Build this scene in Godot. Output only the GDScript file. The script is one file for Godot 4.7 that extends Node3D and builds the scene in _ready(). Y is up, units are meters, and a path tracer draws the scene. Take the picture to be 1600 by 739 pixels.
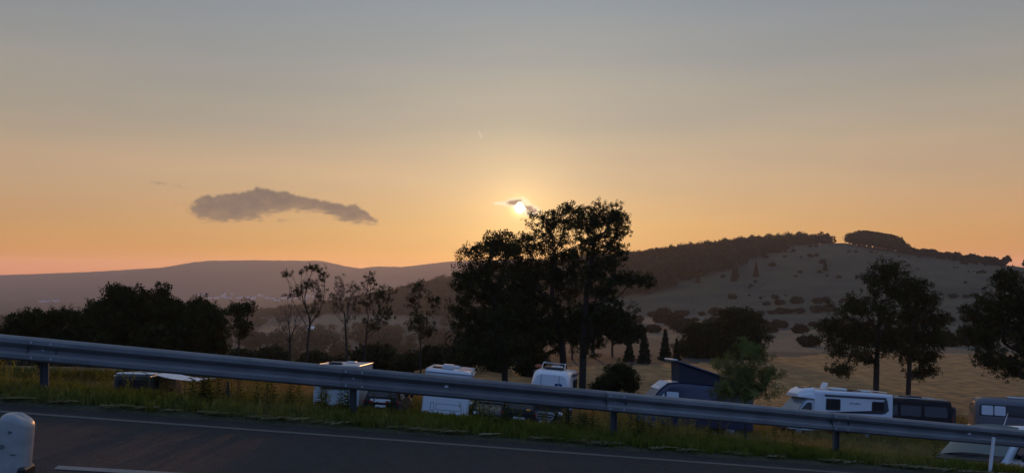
extends Node3D
# A roadside meadow with parked campers at sunset.  Units are metres, y is up, the eye stands beside the road at x = z = 0.

const EYE := 1.95                     # height of the eye over the road
const SLOPE := -0.1233                # the road falls away along its run
var rng := RandomNumberGenerator.new()
var noise_a := FastNoiseLite.new()
var noise_b := FastNoiseLite.new()
var M := {}
var used := {}

# crest lines: x, z, height
const HILL := [[-700.0, -1750.0, -110.0], [-460.0, -1650.0, -81.0], [-190.0, -1500.0, -52.0], [0.0, -1300.0, 7.0], [140.0, -1100.0, 21.0], [229.0, -960.0, 25.0], [287.0, -860.0, 34.0], [331.0, -800.0, 34.0], [376.0, -750.0, 21.0], [423.0, -690.0, 9.0], [459.0, -640.0, -2.0], [520.0, -520.0, -14.0]]
const RIDGE := [[-5700.0, -6000.0, -40.0], [-3820.0, -6000.0, 0.0], [-3057.0, -6000.0, 28.0], [-2436.0, -6000.0, 66.0], [-2221.0, -6000.0, 110.0], [-1863.0, -6000.0, 113.0], [-1433.0, -6000.0, 110.0], [-1260.0, -6000.0, 70.0], [-1130.0, -6000.0, 50.0], [-994.0, -6000.0, 68.0], [-812.0, -6000.0, 63.0], [-645.0, -6000.0, 82.0], [-454.0, -6000.0, 105.0], [0.0, -6000.0, 122.0], [478.0, -6000.0, 72.0], [955.0, -6000.0, 0.0], [2866.0, -6000.0, -50.0]]
const VALLEY := [[0.0, 7.8], [60.0, 8.5], [90.0, 13.0], [130.0, 18.5], [200.0, 27.0], [300.0, 35.0], [600.0, 50.0], [1000.0, 61.0], [1500.0, 80.0], [2500.0, 97.0], [3500.0, 103.0], [4300.0, 95.0], [9900.0, 80.0]]
const PLATEAU := [[0.0, 12.5], [90.0, 12.5], [130.0, 13.6], [200.0, 17.0], [300.0, 20.0], [450.0, 21.5], [600.0, 22.0], [9900.0, 60.0]]

const SHAPES := {
	"A": [[-2.41, 10.08, -0.42, 1.71, 1.40, 1.53], [-0.40, 10.93, -0.63, 1.71, 1.20, 1.53], [-2.76, 7.82, -0.17, 1.91, 1.66, 1.72], [-0.75, 8.18, -0.55, 2.26, 1.91, 2.03], [-3.01, 5.17, -0.69, 1.61, 1.91, 1.44], [-0.50, 5.17, -0.16, 2.41, 2.26, 2.17], [-2.11, 2.76, 0.67, 1.81, 1.30, 1.63], [0.25, 2.66, 0.48, 1.91, 1.30, 1.72]],
	"B": [[-1.68, 13.45, 0.42, 1.26, 1.26, 1.14], [0.32, 14.08, -0.44, 1.47, 1.26, 1.32], [-0.95, 11.46, 0.06, 2.21, 1.89, 1.99], [-2.21, 8.57, -0.36, 2.52, 2.21, 2.27], [0.79, 9.62, -0.52, 2.21, 2.00, 1.99], [-3.78, 11.46, -0.63, 1.58, 1.16, 1.42], [-3.42, 9.35, -0.46, 2.00, 1.79, 1.80], [-3.57, 6.73, 0.68, 1.58, 1.79, 1.42], [2.36, 13.56, 0.53, 0.95, 1.05, 0.85], [-1.58, 5.41, 0.49, 2.52, 2.21, 2.27], [1.05, 5.94, 0.48, 2.21, 2.00, 1.99], [-2.21, 2.79, -0.49, 2.00, 1.26, 1.80]],
	"C": [[1.68, 13.91, -0.30, 1.83, 1.12, 1.65], [2.90, 12.99, 0.20, 0.92, 1.12, 0.83], [0.82, 11.82, 0.37, 2.14, 1.63, 1.93], [2.34, 10.55, 0.57, 1.43, 1.12, 1.28], [1.07, 8.51, 0.61, 2.14, 1.73, 1.93], [3.87, 8.71, -0.66, 1.94, 0.56, 1.74], [5.04, 8.41, 0.14, 0.82, 0.36, 0.73], [2.09, 5.96, 0.27, 2.55, 1.53, 2.29], [3.82, 4.79, 0.01, 1.12, 0.51, 1.01], [0.46, 3.41, -0.52, 1.43, 0.92, 1.28]],
	"D": [[0.49, 8.49, -0.03, 0.59, 0.44, 0.53], [-0.39, 8.14, -0.29, 0.44, 0.30, 0.40], [-1.23, 8.00, 0.41, 0.59, 0.25, 0.53], [1.38, 8.00, 0.46, 0.39, 0.79, 0.63], [0.10, 7.16, 0.08, 1.09, 0.49, 0.98], [1.09, 6.32, -0.25, 0.54, 0.79, 0.63], [-0.59, 6.52, 0.45, 0.69, 0.39, 0.62], [-1.38, 6.42, 0.05, 0.44, 0.25, 0.40], [0.59, 5.18, 0.42, 0.69, 0.69, 0.62]],
	"E": [[0.00, 5.06, 0.56, 1.15, 1.43, 1.03], [-0.76, 4.39, 0.01, 0.67, 0.96, 0.76], [0.76, 4.78, -0.14, 0.57, 1.24, 0.99]],
	"F": [[-0.29, 6.56, 0.16, 0.87, 1.36, 1.09], [-0.83, 5.83, -0.11, 0.68, 1.07, 0.85], [0.63, 6.70, -0.53, 0.44, 0.97, 0.78], [0.19, 5.10, -0.30, 0.78, 0.97, 0.70]],
	"G": [[0.49, 7.50, 0.42, 0.69, 0.84, 0.62], [1.14, 6.32, -0.73, 1.18, 0.89, 1.07], [-0.10, 5.82, -0.72, 0.89, 0.99, 0.80], [1.53, 5.04, 0.16, 0.79, 0.64, 0.71], [0.64, 4.15, -0.35, 1.18, 0.59, 1.07]],
	"H": [[-0.15, 7.24, 0.05, 0.76, 0.82, 0.69], [-0.61, 6.22, -0.04, 0.82, 0.76, 0.73], [0.97, 6.06, -0.21, 0.61, 0.82, 0.55], [-0.15, 4.69, 0.80, 1.32, 0.92, 1.19], [0.51, 3.67, -0.45, 0.92, 0.61, 0.83]],
	"I": [[-0.44, 3.37, -0.14, 1.93, 0.70, 1.73], [1.40, 3.63, -0.37, 0.79, 0.53, 0.71], [-1.75, 2.54, 0.21, 1.23, 0.57, 1.10], [0.44, 1.97, -0.36, 2.45, 1.23, 2.21], [3.50, 2.19, -0.23, 1.40, 1.05, 1.26]],
	"J": [[0.00, 5.63, 0.40, 1.11, 0.92, 1.00], [-1.39, 4.53, -0.29, 1.57, 0.83, 1.41], [0.23, 3.69, 0.09, 2.22, 1.75, 1.99], [-2.08, 2.77, 0.65, 1.75, 1.48, 1.58], [1.25, 4.76, -0.64, 1.02, 1.02, 0.91]],
	"K": [[-1.56, 4.77, -0.56, 0.80, 0.80, 0.72], [0.22, 4.15, -0.43, 1.87, 0.98, 1.69], [1.65, 3.66, 0.42, 1.43, 1.11, 1.28], [-0.67, 2.23, 0.18, 2.32, 1.69, 2.09], [2.14, 2.23, -0.42, 0.98, 1.25, 0.88], [-1.47, 5.80, -0.11, 0.18, 0.40, 0.32]],
	"L": [[-0.23, 4.45, -0.35, 0.68, 0.41, 0.61], [0.27, 3.49, -0.07, 0.54, 1.00, 0.80], [0.59, 4.58, -0.40, 0.36, 0.54, 0.44]],
	"M": [[1.02, 11.23, 0.32, 1.79, 1.02, 1.61], [-0.54, 10.09, 0.63, 1.43, 1.13, 1.29], [1.67, 9.32, 0.73, 1.55, 1.31, 1.40], [-2.27, 8.00, 0.38, 1.91, 1.13, 1.72], [0.12, 7.40, 0.74, 2.03, 1.61, 1.83], [-3.70, 6.09, -0.77, 1.49, 1.07, 1.34], [-1.49, 5.37, -0.34, 2.03, 1.31, 1.83], [0.72, 4.78, 0.75, 1.67, 1.31, 1.50], [-3.11, 3.70, 0.44, 1.55, 0.72, 1.40], [-4.30, 4.78, -0.12, 0.84, 0.72, 0.75], [-3.46, 2.03, 0.71, 1.31, 0.60, 1.18], [-0.90, 3.11, 0.19, 1.31, 0.72, 1.18]],
	"N": [[0.06, 9.80, 0.51, 1.69, 1.27, 1.52], [1.39, 8.47, -0.33, 1.69, 1.39, 1.52], [0.06, 7.26, -0.49, 1.69, 1.45, 1.52], [2.48, 6.66, -0.09, 1.45, 1.33, 1.31], [0.91, 5.20, -0.58, 1.94, 1.45, 1.74], [2.84, 4.72, -0.19, 1.39, 1.45, 1.25], [-0.79, 3.87, 0.74, 1.33, 0.97, 1.20], [1.88, 3.03, -0.27, 1.82, 0.85, 1.63], [1.27, 1.51, -0.78, 1.09, 0.54, 0.98], [2.60, 1.94, -0.53, 0.73, 0.48, 0.65]],
	"O": [[-1.78, 9.38, -0.53, 1.18, 0.89, 1.07], [-0.89, 8.29, 0.45, 1.88, 1.28, 1.69], [-3.55, 7.31, -0.22, 1.78, 1.28, 1.60], [-3.85, 5.33, -0.34, 1.58, 1.28, 1.42], [-1.38, 5.43, -0.64, 2.37, 2.27, 2.13], [-3.75, 3.46, 0.77, 1.48, 0.99, 1.33], [-1.28, 2.62, -0.12, 1.78, 0.99, 1.60], [1.33, 6.42, -0.47, 2.47, 2.96, 2.22]],
	"P": [[0.60, 7.17, -0.71, 3.58, 1.79, 3.22], [2.99, 4.58, -0.71, 2.59, 2.19, 2.33], [-1.19, 4.18, -0.53, 2.79, 2.79, 2.51], [1.29, 2.39, 0.28, 2.99, 1.99, 2.69]],
	"Q": [[0.19, 5.05, -0.56, 2.33, 1.75, 2.10], [-0.97, 2.62, -0.73, 2.53, 1.94, 2.27], [2.14, 1.94, -0.01, 2.53, 1.75, 2.27]],
	"R": [[0.09, 1.48, -0.40, 0.83, 1.02, 0.75], [-0.74, 0.92, 0.66, 0.83, 0.69, 0.75], [0.92, 0.92, -0.50, 0.65, 0.83, 0.58], [-1.43, 0.65, 0.03, 0.55, 0.42, 0.50], [0.46, 1.85, 0.28, 0.46, 0.65, 0.42], [-0.37, 1.66, -0.08, 0.42, 0.55, 0.37]],
	"S": [[-0.29, 3.27, 0.54, 0.69, 0.34, 0.62], [0.40, 2.84, -0.03, 0.75, 0.40, 0.67], [-0.86, 2.38, -0.31, 0.75, 0.32, 0.67], [0.00, 1.86, -0.14, 1.09, 0.57, 0.98], [1.15, 1.92, -0.42, 0.57, 0.26, 0.52], [-0.52, 1.23, -0.13, 1.20, 0.49, 1.08], [1.00, 1.23, -0.32, 0.80, 0.29, 0.72]],
}


# ------------------------------------------------------------------ meshes
class Shape:
	var v := PackedVector3Array()
	var f := PackedInt32Array()
	var c := PackedColorArray()
	func pt(p: Vector3) -> int:
		v.append(p)
		return v.size() - 1
	func tri(a: int, b: int, d: int) -> void:
		f.append(a); f.append(b); f.append(d)
	func quad(a: int, b: int, d: int, e: int) -> void:
		tri(a, b, d); tri(a, d, e)
	func face(ps: Array) -> void:
		var n := v.size()
		for p in ps: v.append(p)
		for i in range(1, ps.size() - 1): tri(n, n + i, n + i + 1)
	func box(at: Vector3, size: Vector3, b := Basis()) -> Shape:
		return bevel_box(at, size, minf(0.012, size[size.min_axis_index()] * 0.2), b)
	func bevel_box(at: Vector3, size: Vector3, r: float, b := Basis()) -> Shape:
		# eight corners, each cut to three points
		var h := size * 0.5
		var n := v.size()
		for i in 8:
			var s := Vector3(1 if i & 1 else -1, 1 if i & 2 else -1, 1 if i & 4 else -1)
			for k in 3:
				var q := h
				for j in 3:
					if j != k: q[j] -= r
				v.append(at + b * (q * s))
		var ids := func(axis: int, sg: int) -> Array:
			var u: int = (axis + 1) % 3
			var w: int = (axis + 2) % 3
			var o := []
			for t in [[0, 0], [1, 0], [1, 1], [0, 1]]:
				var i: int = (sg << axis) | (int(t[0]) << u) | (int(t[1]) << w)
				o.append(n + i * 3 + axis)
			return o
		for axis in 3:
			for sg in 2:
				var q: Array = ids.call(axis, sg)
				if sg: quad(q[0], q[3], q[2], q[1])
				else: quad(q[0], q[1], q[2], q[3])
		for axis in 3:
			var u := (axis + 1) % 3
			var w := (axis + 2) % 3
			for a in 2:
				for d in 2:
					var i0 := (a << u) | (d << w)
					var i1 := i0 | (1 << axis)
					quad(n + i0 * 3 + u, n + i1 * 3 + u, n + i1 * 3 + w, n + i0 * 3 + w)
		for i in 8: tri(n + i * 3, n + i * 3 + 1, n + i * 3 + 2)
		return self
	func tube(ps: Array, rs: Array, sides: int, cap := true) -> Shape:
		var first := v.size()
		var side := Vector3.ZERO
		for i in ps.size():
			var a: Vector3 = ps[maxi(i - 1, 0)]
			var d: Vector3 = ps[mini(i + 1, ps.size() - 1)]
			var t := (d - a).normalized()
			if side == Vector3.ZERO:
				side = t.cross(Vector3(0.31, 0.2, 0.93)).normalized()
			side = (side - t * side.dot(t)).normalized()
			var up := t.cross(side)
			for k in sides:
				var w := TAU * k / sides
				v.append((ps[i] as Vector3) + (side * cos(w) + up * sin(w)) * float(rs[i]))
		for i in ps.size() - 1:
			for k in sides:
				var k2 := (k + 1) % sides
				quad(first + i * sides + k, first + (i + 1) * sides + k, first + (i + 1) * sides + k2, first + i * sides + k2)
		if cap:
			for e in [0, ps.size() - 1]:
				for k in range(1, sides - 1):
					tri(first + e * sides, first + e * sides + k, first + e * sides + k + 1)
		return self
	func rings(rows: Array, closed_ends := true) -> Shape:
		# rows of points, each a closed ring of one length
		var n: int = rows[0].size()
		var first := v.size()
		for r in rows:
			for p in r: v.append(p)
		for i in rows.size() - 1:
			for k in n:
				var k2 := (k + 1) % n
				quad(first + i * n + k, first + i * n + k2, first + (i + 1) * n + k2, first + (i + 1) * n + k)
		if closed_ends:
			for e in [0, rows.size() - 1]:
				var o := v.size()
				for p in rows[e]: v.append(p)
				for k in range(1, n - 1): tri(o, o + k, o + k + 1)
		return self
	func prism(poly: Array, push: Vector3) -> Shape:
		# a flat polygon given thickness along push, with its rim
		var n := poly.size()
		var o := v.size()
		for p in poly: v.append((p as Vector3) + push)
		for k in range(1, n - 1): tri(o, o + k, o + k + 1)
		for k in n:
			var k2 := (k + 1) % n
			var q := v.size()
			v.append(poly[k]); v.append(poly[k2]); v.append((poly[k2] as Vector3) + push); v.append((poly[k] as Vector3) + push)
			quad(q, q + 1, q + 2, q + 3)
		return self
	func mesh(crease := 0.0) -> ArrayMesh:
		# crease in degrees: edges flatter than that are smooth; 0 is flat all over
		var arr := []
		arr.resize(Mesh.ARRAY_MAX)
		var m := ArrayMesh.new()
		if f.is_empty(): return m
		if crease <= 0.0:
			arr[Mesh.ARRAY_VERTEX] = v
			arr[Mesh.ARRAY_INDEX] = f
			if c.size() == v.size(): arr[Mesh.ARRAY_COLOR] = c
			m.add_surface_from_arrays(Mesh.PRIMITIVE_TRIANGLES, arr)
			return m
		var fn := PackedVector3Array()
		var at := {}
		for i in range(0, f.size(), 3):
			fn.append((v[f[i + 2]] - v[f[i]]).cross(v[f[i + 1]] - v[f[i]]))
			for k in 3:
				if not at.has(f[i + k]): at[f[i + k]] = PackedInt32Array()
				at[f[i + k]].append(i / 3)
		var lim := cos(deg_to_rad(crease))
		var ov := PackedVector3Array()
		var on := PackedVector3Array()
		var oc := PackedColorArray()
		for i in range(0, f.size(), 3):
			var me := fn[i / 3].normalized()
			for k in 3:
				var s := Vector3.ZERO
				for j in at[f[i + k]]:
					if fn[j].normalized().dot(me) > lim: s += fn[j]
				ov.append(v[f[i + k]])
				on.append(s.normalized() if s.length() > 1e-12 else me)
				if c.size() == v.size(): oc.append(c[f[i + k]])
		arr[Mesh.ARRAY_VERTEX] = ov
		arr[Mesh.ARRAY_NORMAL] = on
		if oc.size(): arr[Mesh.ARRAY_COLOR] = oc
		m.add_surface_from_arrays(Mesh.PRIMITIVE_TRIANGLES, arr)
		return m

# ------------------------------------------------------------------ nodes
func numbered(called: String) -> String:
	used[called] = used.get(called, -1) + 1
	return called if used[called] == 0 else "%s_%03d" % [called, used[called]]

func tag(o: Node, label := "", category := "", group := "", kind := "") -> Node:
	if label: o.set_meta("label", label)
	if category: o.set_meta("category", category)
	if group: o.set_meta("group", group)
	if kind: o.set_meta("kind", kind)
	return o

func thing(called: String, label: String, category: String, at := Vector3.ZERO, turn := 0.0, group := "") -> Node3D:
	var o := Node3D.new()
	o.name = numbered(called)
	add_child(o)
	o.position = at
	o.rotation_degrees.y = turn
	tag(o, label, category, group)
	return o

func park(called: String, label: String, category: String, x: float, z: float, turn: float, group := "") -> Node3D:
	# a vehicle stands on the slope with all its wheels
	var t := thing(called, label, category, on_ground(x, z), 0.0, group)
	var f := Basis(Vector3.UP, deg_to_rad(turn)).x
	var r := Basis(Vector3.UP, deg_to_rad(turn)).z
	f.y = (ground_y(x + f.x * 1.6, z + f.z * 1.6) - ground_y(x - f.x * 1.6, z - f.z * 1.6)) / 3.2
	r.y = (ground_y(x + r.x * 0.9, z + r.z * 0.9) - ground_y(x - r.x * 0.9, z - r.z * 0.9)) / 1.8
	f = f.normalized()
	var up := r.cross(f).normalized()
	t.basis = Basis(f, up, f.cross(up))
	return t

func obj(called: String, m: Mesh, material: Material, parent: Node = null) -> MeshInstance3D:
	var o := MeshInstance3D.new()
	o.name = numbered(called) if parent == null else called
	o.mesh = m
	o.material_override = material
	if parent == null: add_child(o)
	else: parent.add_child(o, true)
	return o

func structure(called: String, m: Mesh, material: Material) -> MeshInstance3D:
	var o := obj(called, m, material)
	o.set_meta("kind", "structure")
	return o

func many(called: String, m: Mesh, material: Material, places: Array, tints: Array, parent: Node = null) -> MultiMeshInstance3D:
	var mm := MultiMesh.new()
	mm.transform_format = MultiMesh.TRANSFORM_3D
	mm.use_colors = tints.size() > 0
	mm.mesh = m
	mm.instance_count = places.size()
	for i in places.size():
		mm.set_instance_transform(i, places[i])
		if tints.size(): mm.set_instance_color(i, tints[i])
	var o := MultiMeshInstance3D.new()
	o.name = numbered(called) if parent == null else called
	o.multimesh = mm
	o.material_override = material
	if parent == null: add_child(o)
	else: parent.add_child(o, true)
	return o

func copy(o: Node3D, at: Vector3, turn := 0.0, size := 1.0, label := "") -> Node3D:
	var r: Node3D = o.duplicate()
	r.name = numbered(String(o.name).rstrip("0123456789").trim_suffix("_"))
	add_child(r)
	r.position = at
	r.rotation_degrees.y = turn
	r.scale = Vector3.ONE * size
	if label: r.set_meta("label", label)
	return r

# ------------------------------------------------------------------ materials
func base(r: float, g: float, b: float) -> Color:
	return Color(r, g, b).linear_to_srgb()

func paint(called: String, r: float, g: float, b: float, rough := 0.6, metal := 0.0) -> StandardMaterial3D:
	var m := StandardMaterial3D.new()
	m.albedo_color = base(r, g, b)
	m.roughness = rough
	m.metallic = metal
	M[called] = m
	return m

func tinted(called: String, rough := 0.8, through := 0.0) -> StandardMaterial3D:
	var m := StandardMaterial3D.new()
	m.vertex_color_use_as_albedo = true
	m.roughness = rough
	if through > 0.0:
		m.backlight_enabled = true
		m.backlight = Color(through, through * 0.8, through * 0.3)
	M[called] = m
	return m

func grain(seed_: int, freq: float, lo: float, hi: float, size := 256, octaves := 4) -> ImageTexture:
	var n := FastNoiseLite.new()
	n.seed = seed_
	n.frequency = freq
	n.fractal_octaves = octaves
	var im: Image = n.get_seamless_image(size, size)
	im.convert(Image.FORMAT_RGB8)
	for y in size:
		for x in size:
			var q := lerpf(lo, hi, im.get_pixel(x, y).r)
			im.set_pixel(x, y, Color(q, q, q))
	im.generate_mipmaps()
	return ImageTexture.create_from_image(im)

func bumps(seed_: int, freq: float, strength: float, size := 256) -> ImageTexture:
	var n := FastNoiseLite.new()
	n.seed = seed_
	n.frequency = freq
	n.fractal_octaves = 3
	var im: Image = n.get_seamless_image(size, size)
	im.convert(Image.FORMAT_RGBA8)
	im.bump_map_to_normal_map(strength)
	return ImageTexture.create_from_image(im)

func over(m: StandardMaterial3D, tex: Texture2D, per_metre: float, normal: Texture2D = null, amount := 1.0) -> StandardMaterial3D:
	m.albedo_texture = tex
	m.uv1_triplanar = true
	m.uv1_world_triplanar = true
	m.uv1_scale = Vector3.ONE * per_metre
	if normal:
		m.normal_enabled = true
		m.normal_texture = normal
		m.normal_scale = amount
	return m

# ------------------------------------------------------------------ the lie of the land
func along(x: float, z: float) -> float: return 0.9695 * x - 0.2455 * z
func across(x: float, z: float) -> float: return -0.2455 * x - 0.9695 * z
func place(u: float, s: float, y := 0.0) -> Vector3:
	return Vector3(0.9695 * u - 0.2455 * s, y, -0.2455 * u - 0.9695 * s)
func road_y(u: float) -> float: return SLOPE * clampf(u, -60.0, 90.0)

func table(rows: Array, d: float) -> float:
	for i in range(1, rows.size()):
		if d < rows[i][0]:
			var t: float = (d - rows[i - 1][0]) / (rows[i][0] - rows[i - 1][0])
			return lerpf(rows[i - 1][1], rows[i][1], clampf(t, 0, 1))
	return rows[-1][1]

func meadow_y(x: float, d: float) -> float:
	var xx := x + 6.0
	var side := 6.0 * (1.0 - exp(-xx / 60.0)) if xx > 0.0 else maxf(0.03 * xx, -2.0)
	return EYE - (7.0 + 0.075 * minf(d - 40.0, 18.0) + 0.02 * maxf(d - 58.0, 0.0) + side)

func near_line(line: Array, p: Vector2) -> Vector3:      # (distance, height of the crest there, which side)
	var best := Vector3(1e9, 0, 1)
	for i in line.size() - 1:
		var a := Vector2(line[i][0], line[i][1])
		var b := Vector2(line[i + 1][0], line[i + 1][1])
		var ab := b - a
		var t := clampf((p - a).dot(ab) / ab.length_squared(), 0, 1)
		var q := a + ab * t
		var dd := p.distance_to(q)
		if dd < best.x:
			best = Vector3(dd, lerpf(line[i][2], line[i + 1][2], t), signf(ab.cross(p - a)))
	return best

func ground_y(x: float, z: float) -> float:
	var s := across(x, z)
	var ry := road_y(along(x, z))
	if s < 11.3: return ry
	var d := maxf(-z, 5.0)
	var y := meadow_y(x, d)
	if d > 55.0:
		var further := smoothstep(150.0, 400.0, d)
		var w := smoothstep(lerpf(-0.16, -0.06, further), lerpf(0.03, 0.2, further), x / d)
		var far_y := EYE - lerpf(table(VALLEY, d), table(PLATEAU, d), w)
		y = lerpf(y, far_y, smoothstep(lerpf(55.0, 90.0, w), lerpf(110.0, 180.0, w), d))
		if d > 250.0:
			y += 2.2 * noise_a.get_noise_2d(x * 0.35, z * 0.35) * smoothstep(250.0, 500.0, d)
			var h := near_line(HILL, Vector2(x, z))
			var reach := 430.0 if h.z > 0.0 else 700.0
			var fall := 1.0 - smoothstep(0.0, reach, h.x)
			y += maxf(h.y - y, 0.0) * lerpf(fall, 1.0 - clampf(h.x / reach, 0, 1), 0.35)
		if d > 2500.0:
			var g := near_line(RIDGE, Vector2(x, z))
			y += maxf(g.y - y, 0.0) * (1.0 - smoothstep(0.0, 2300.0, g.x))
			y += 14.0 * noise_a.get_noise_2d(x * 0.05, z * 0.05) * smoothstep(300.0, 1200.0, g.x)
			y += 3.0 * noise_b.get_noise_2d(x * 0.35, z * 0.05)
	if s < 26.0:
		var brink := lerpf(11.8, 11.35, smoothstep(6.0, 9.5, along(x, z)))
		var t := clampf((s - brink) / (26.0 - brink), 0, 1)
		y = lerpf(ry, y, t + lerpf(0.22, 0.3, smoothstep(6.0, 9.5, along(x, z))) * smoothstep(0.0, 0.1, t) * (1.0 - t))
	return y

func field_edge(x: float) -> float:                       # how far out the golden field reaches
	return clampf(92.0 + 1.15 * (x - 10.0), 84.0, 150.0) + 3.0 * noise_a.get_noise_1d(x * 4.0)

func wooded(x: float, z: float) -> bool:                  # the wood on the hill and the low wooded ridge beside it
	if z > -470.0 or z < -1900.0: return false
	var h := near_line(HILL, Vector2(x, z))
	if h.x > 330.0: return false
	if x < 60.0: return true
	# left of the line where pasture begins
	return 162.0 * (z + 620.0) + 180.0 * (x - 143.0) < 6000.0 * noise_a.get_noise_2d(x * 0.8, z * 0.8)

func land_color(x: float, z: float) -> Color:
	var d := maxf(-z, 1.0)
	var s := across(x, z)
	var n := noise_a.get_noise_2d(x, z)
	var m := noise_b.get_noise_2d(x * 0.4, z * 0.4)
	if s < 30.0: return Color(0.07, 0.075, 0.03).lerp(Color(0.12, 0.10, 0.05), clampf(0.4 + n, 0, 1))
	if d < field_edge(x) and x < 330.0:
		var gold := smoothstep(44.0, 54.0, d + 6.0 * n) * smoothstep(-40.0, -12.0, x)
		var green := Color(0.11, 0.105, 0.045).lerp(Color(0.19, 0.15, 0.075), clampf(0.5 + n + m, 0, 1))
		var wheat := Color(0.55, 0.28, 0.075).lerp(Color(0.37, 0.195, 0.055), clampf(0.4 + 0.9 * noise_b.get_noise_2d(x * 0.25, z * 2.2), 0, 1))
		return green.lerp(wheat, gold)
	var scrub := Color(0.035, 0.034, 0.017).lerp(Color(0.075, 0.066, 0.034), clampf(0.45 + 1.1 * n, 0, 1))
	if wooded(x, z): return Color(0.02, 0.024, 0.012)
	if d > 3000.0:
		return Color(0.06, 0.055, 0.045).lerp(Color(0.12, 0.11, 0.075), smoothstep(0.1, 0.45, noise_a.get_noise_2d(x * 0.12, z * 0.1)) * (1.0 - smoothstep(4300.0, 4900.0, d)))
	if x / d > 0.08 and z < -250.0 and near_line(HILL, Vector2(x, z)).x < 400.0 + 40.0 * m:
		return Color(0.105, 0.096, 0.033).lerp(Color(0.042, 0.046, 0.017), clampf(0.42 + 0.9 * n + 0.8 * m + 1.1 * noise_b.get_noise_2d(x * 0.12 + 40.0, (z + 0.3 * x) * 0.7), 0, 1))
	# pale fields below the hill and one down in the valley
	if x > 40.0 and x < 112.0 and d > 150.0 and d < 260.0 + 0.3 * x: return Color(0.19, 0.155, 0.08).lerp(Color(0.13, 0.115, 0.06), clampf(0.5 + n, 0, 1))
	if x > 110.0 and x < 200.0 and d > 190.0 and d < 330.0: return Color(0.15, 0.13, 0.065).lerp(scrub, clampf(0.3 + n, 0, 1))
	if x > 10.0 and x < 120.0 and d > 330.0 and d < 420.0 and m > -0.1: return Color(0.15, 0.135, 0.075)
	if x > -265.0 and x < -70.0 and d > 800.0 + 60.0 * n and d < 1230.0 + 40.0 * m: return Color(0.30, 0.20, 0.10).lerp(Color(0.21, 0.15, 0.075), clampf(0.5 + n, 0, 1))
	if d > 420.0 and noise_a.get_noise_2d(x * 0.22, z * 0.16) > 0.34: return Color(0.12, 0.105, 0.055)
	return scrub

# ------------------------------------------------------------------ sky
func stops(rows: Array, e: float) -> Vector3:
	for i in range(1, rows.size()):
		if e < rows[i][0]:
			var t: float = clampf((e - rows[i - 1][0]) / (rows[i][0] - rows[i - 1][0]), 0, 1)
			return (rows[i - 1][1] as Vector3).lerp(rows[i][1], t)
	return rows[-1][1]

const SUN_AZ := 0.55
const SUN_EL := 4.80

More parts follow.
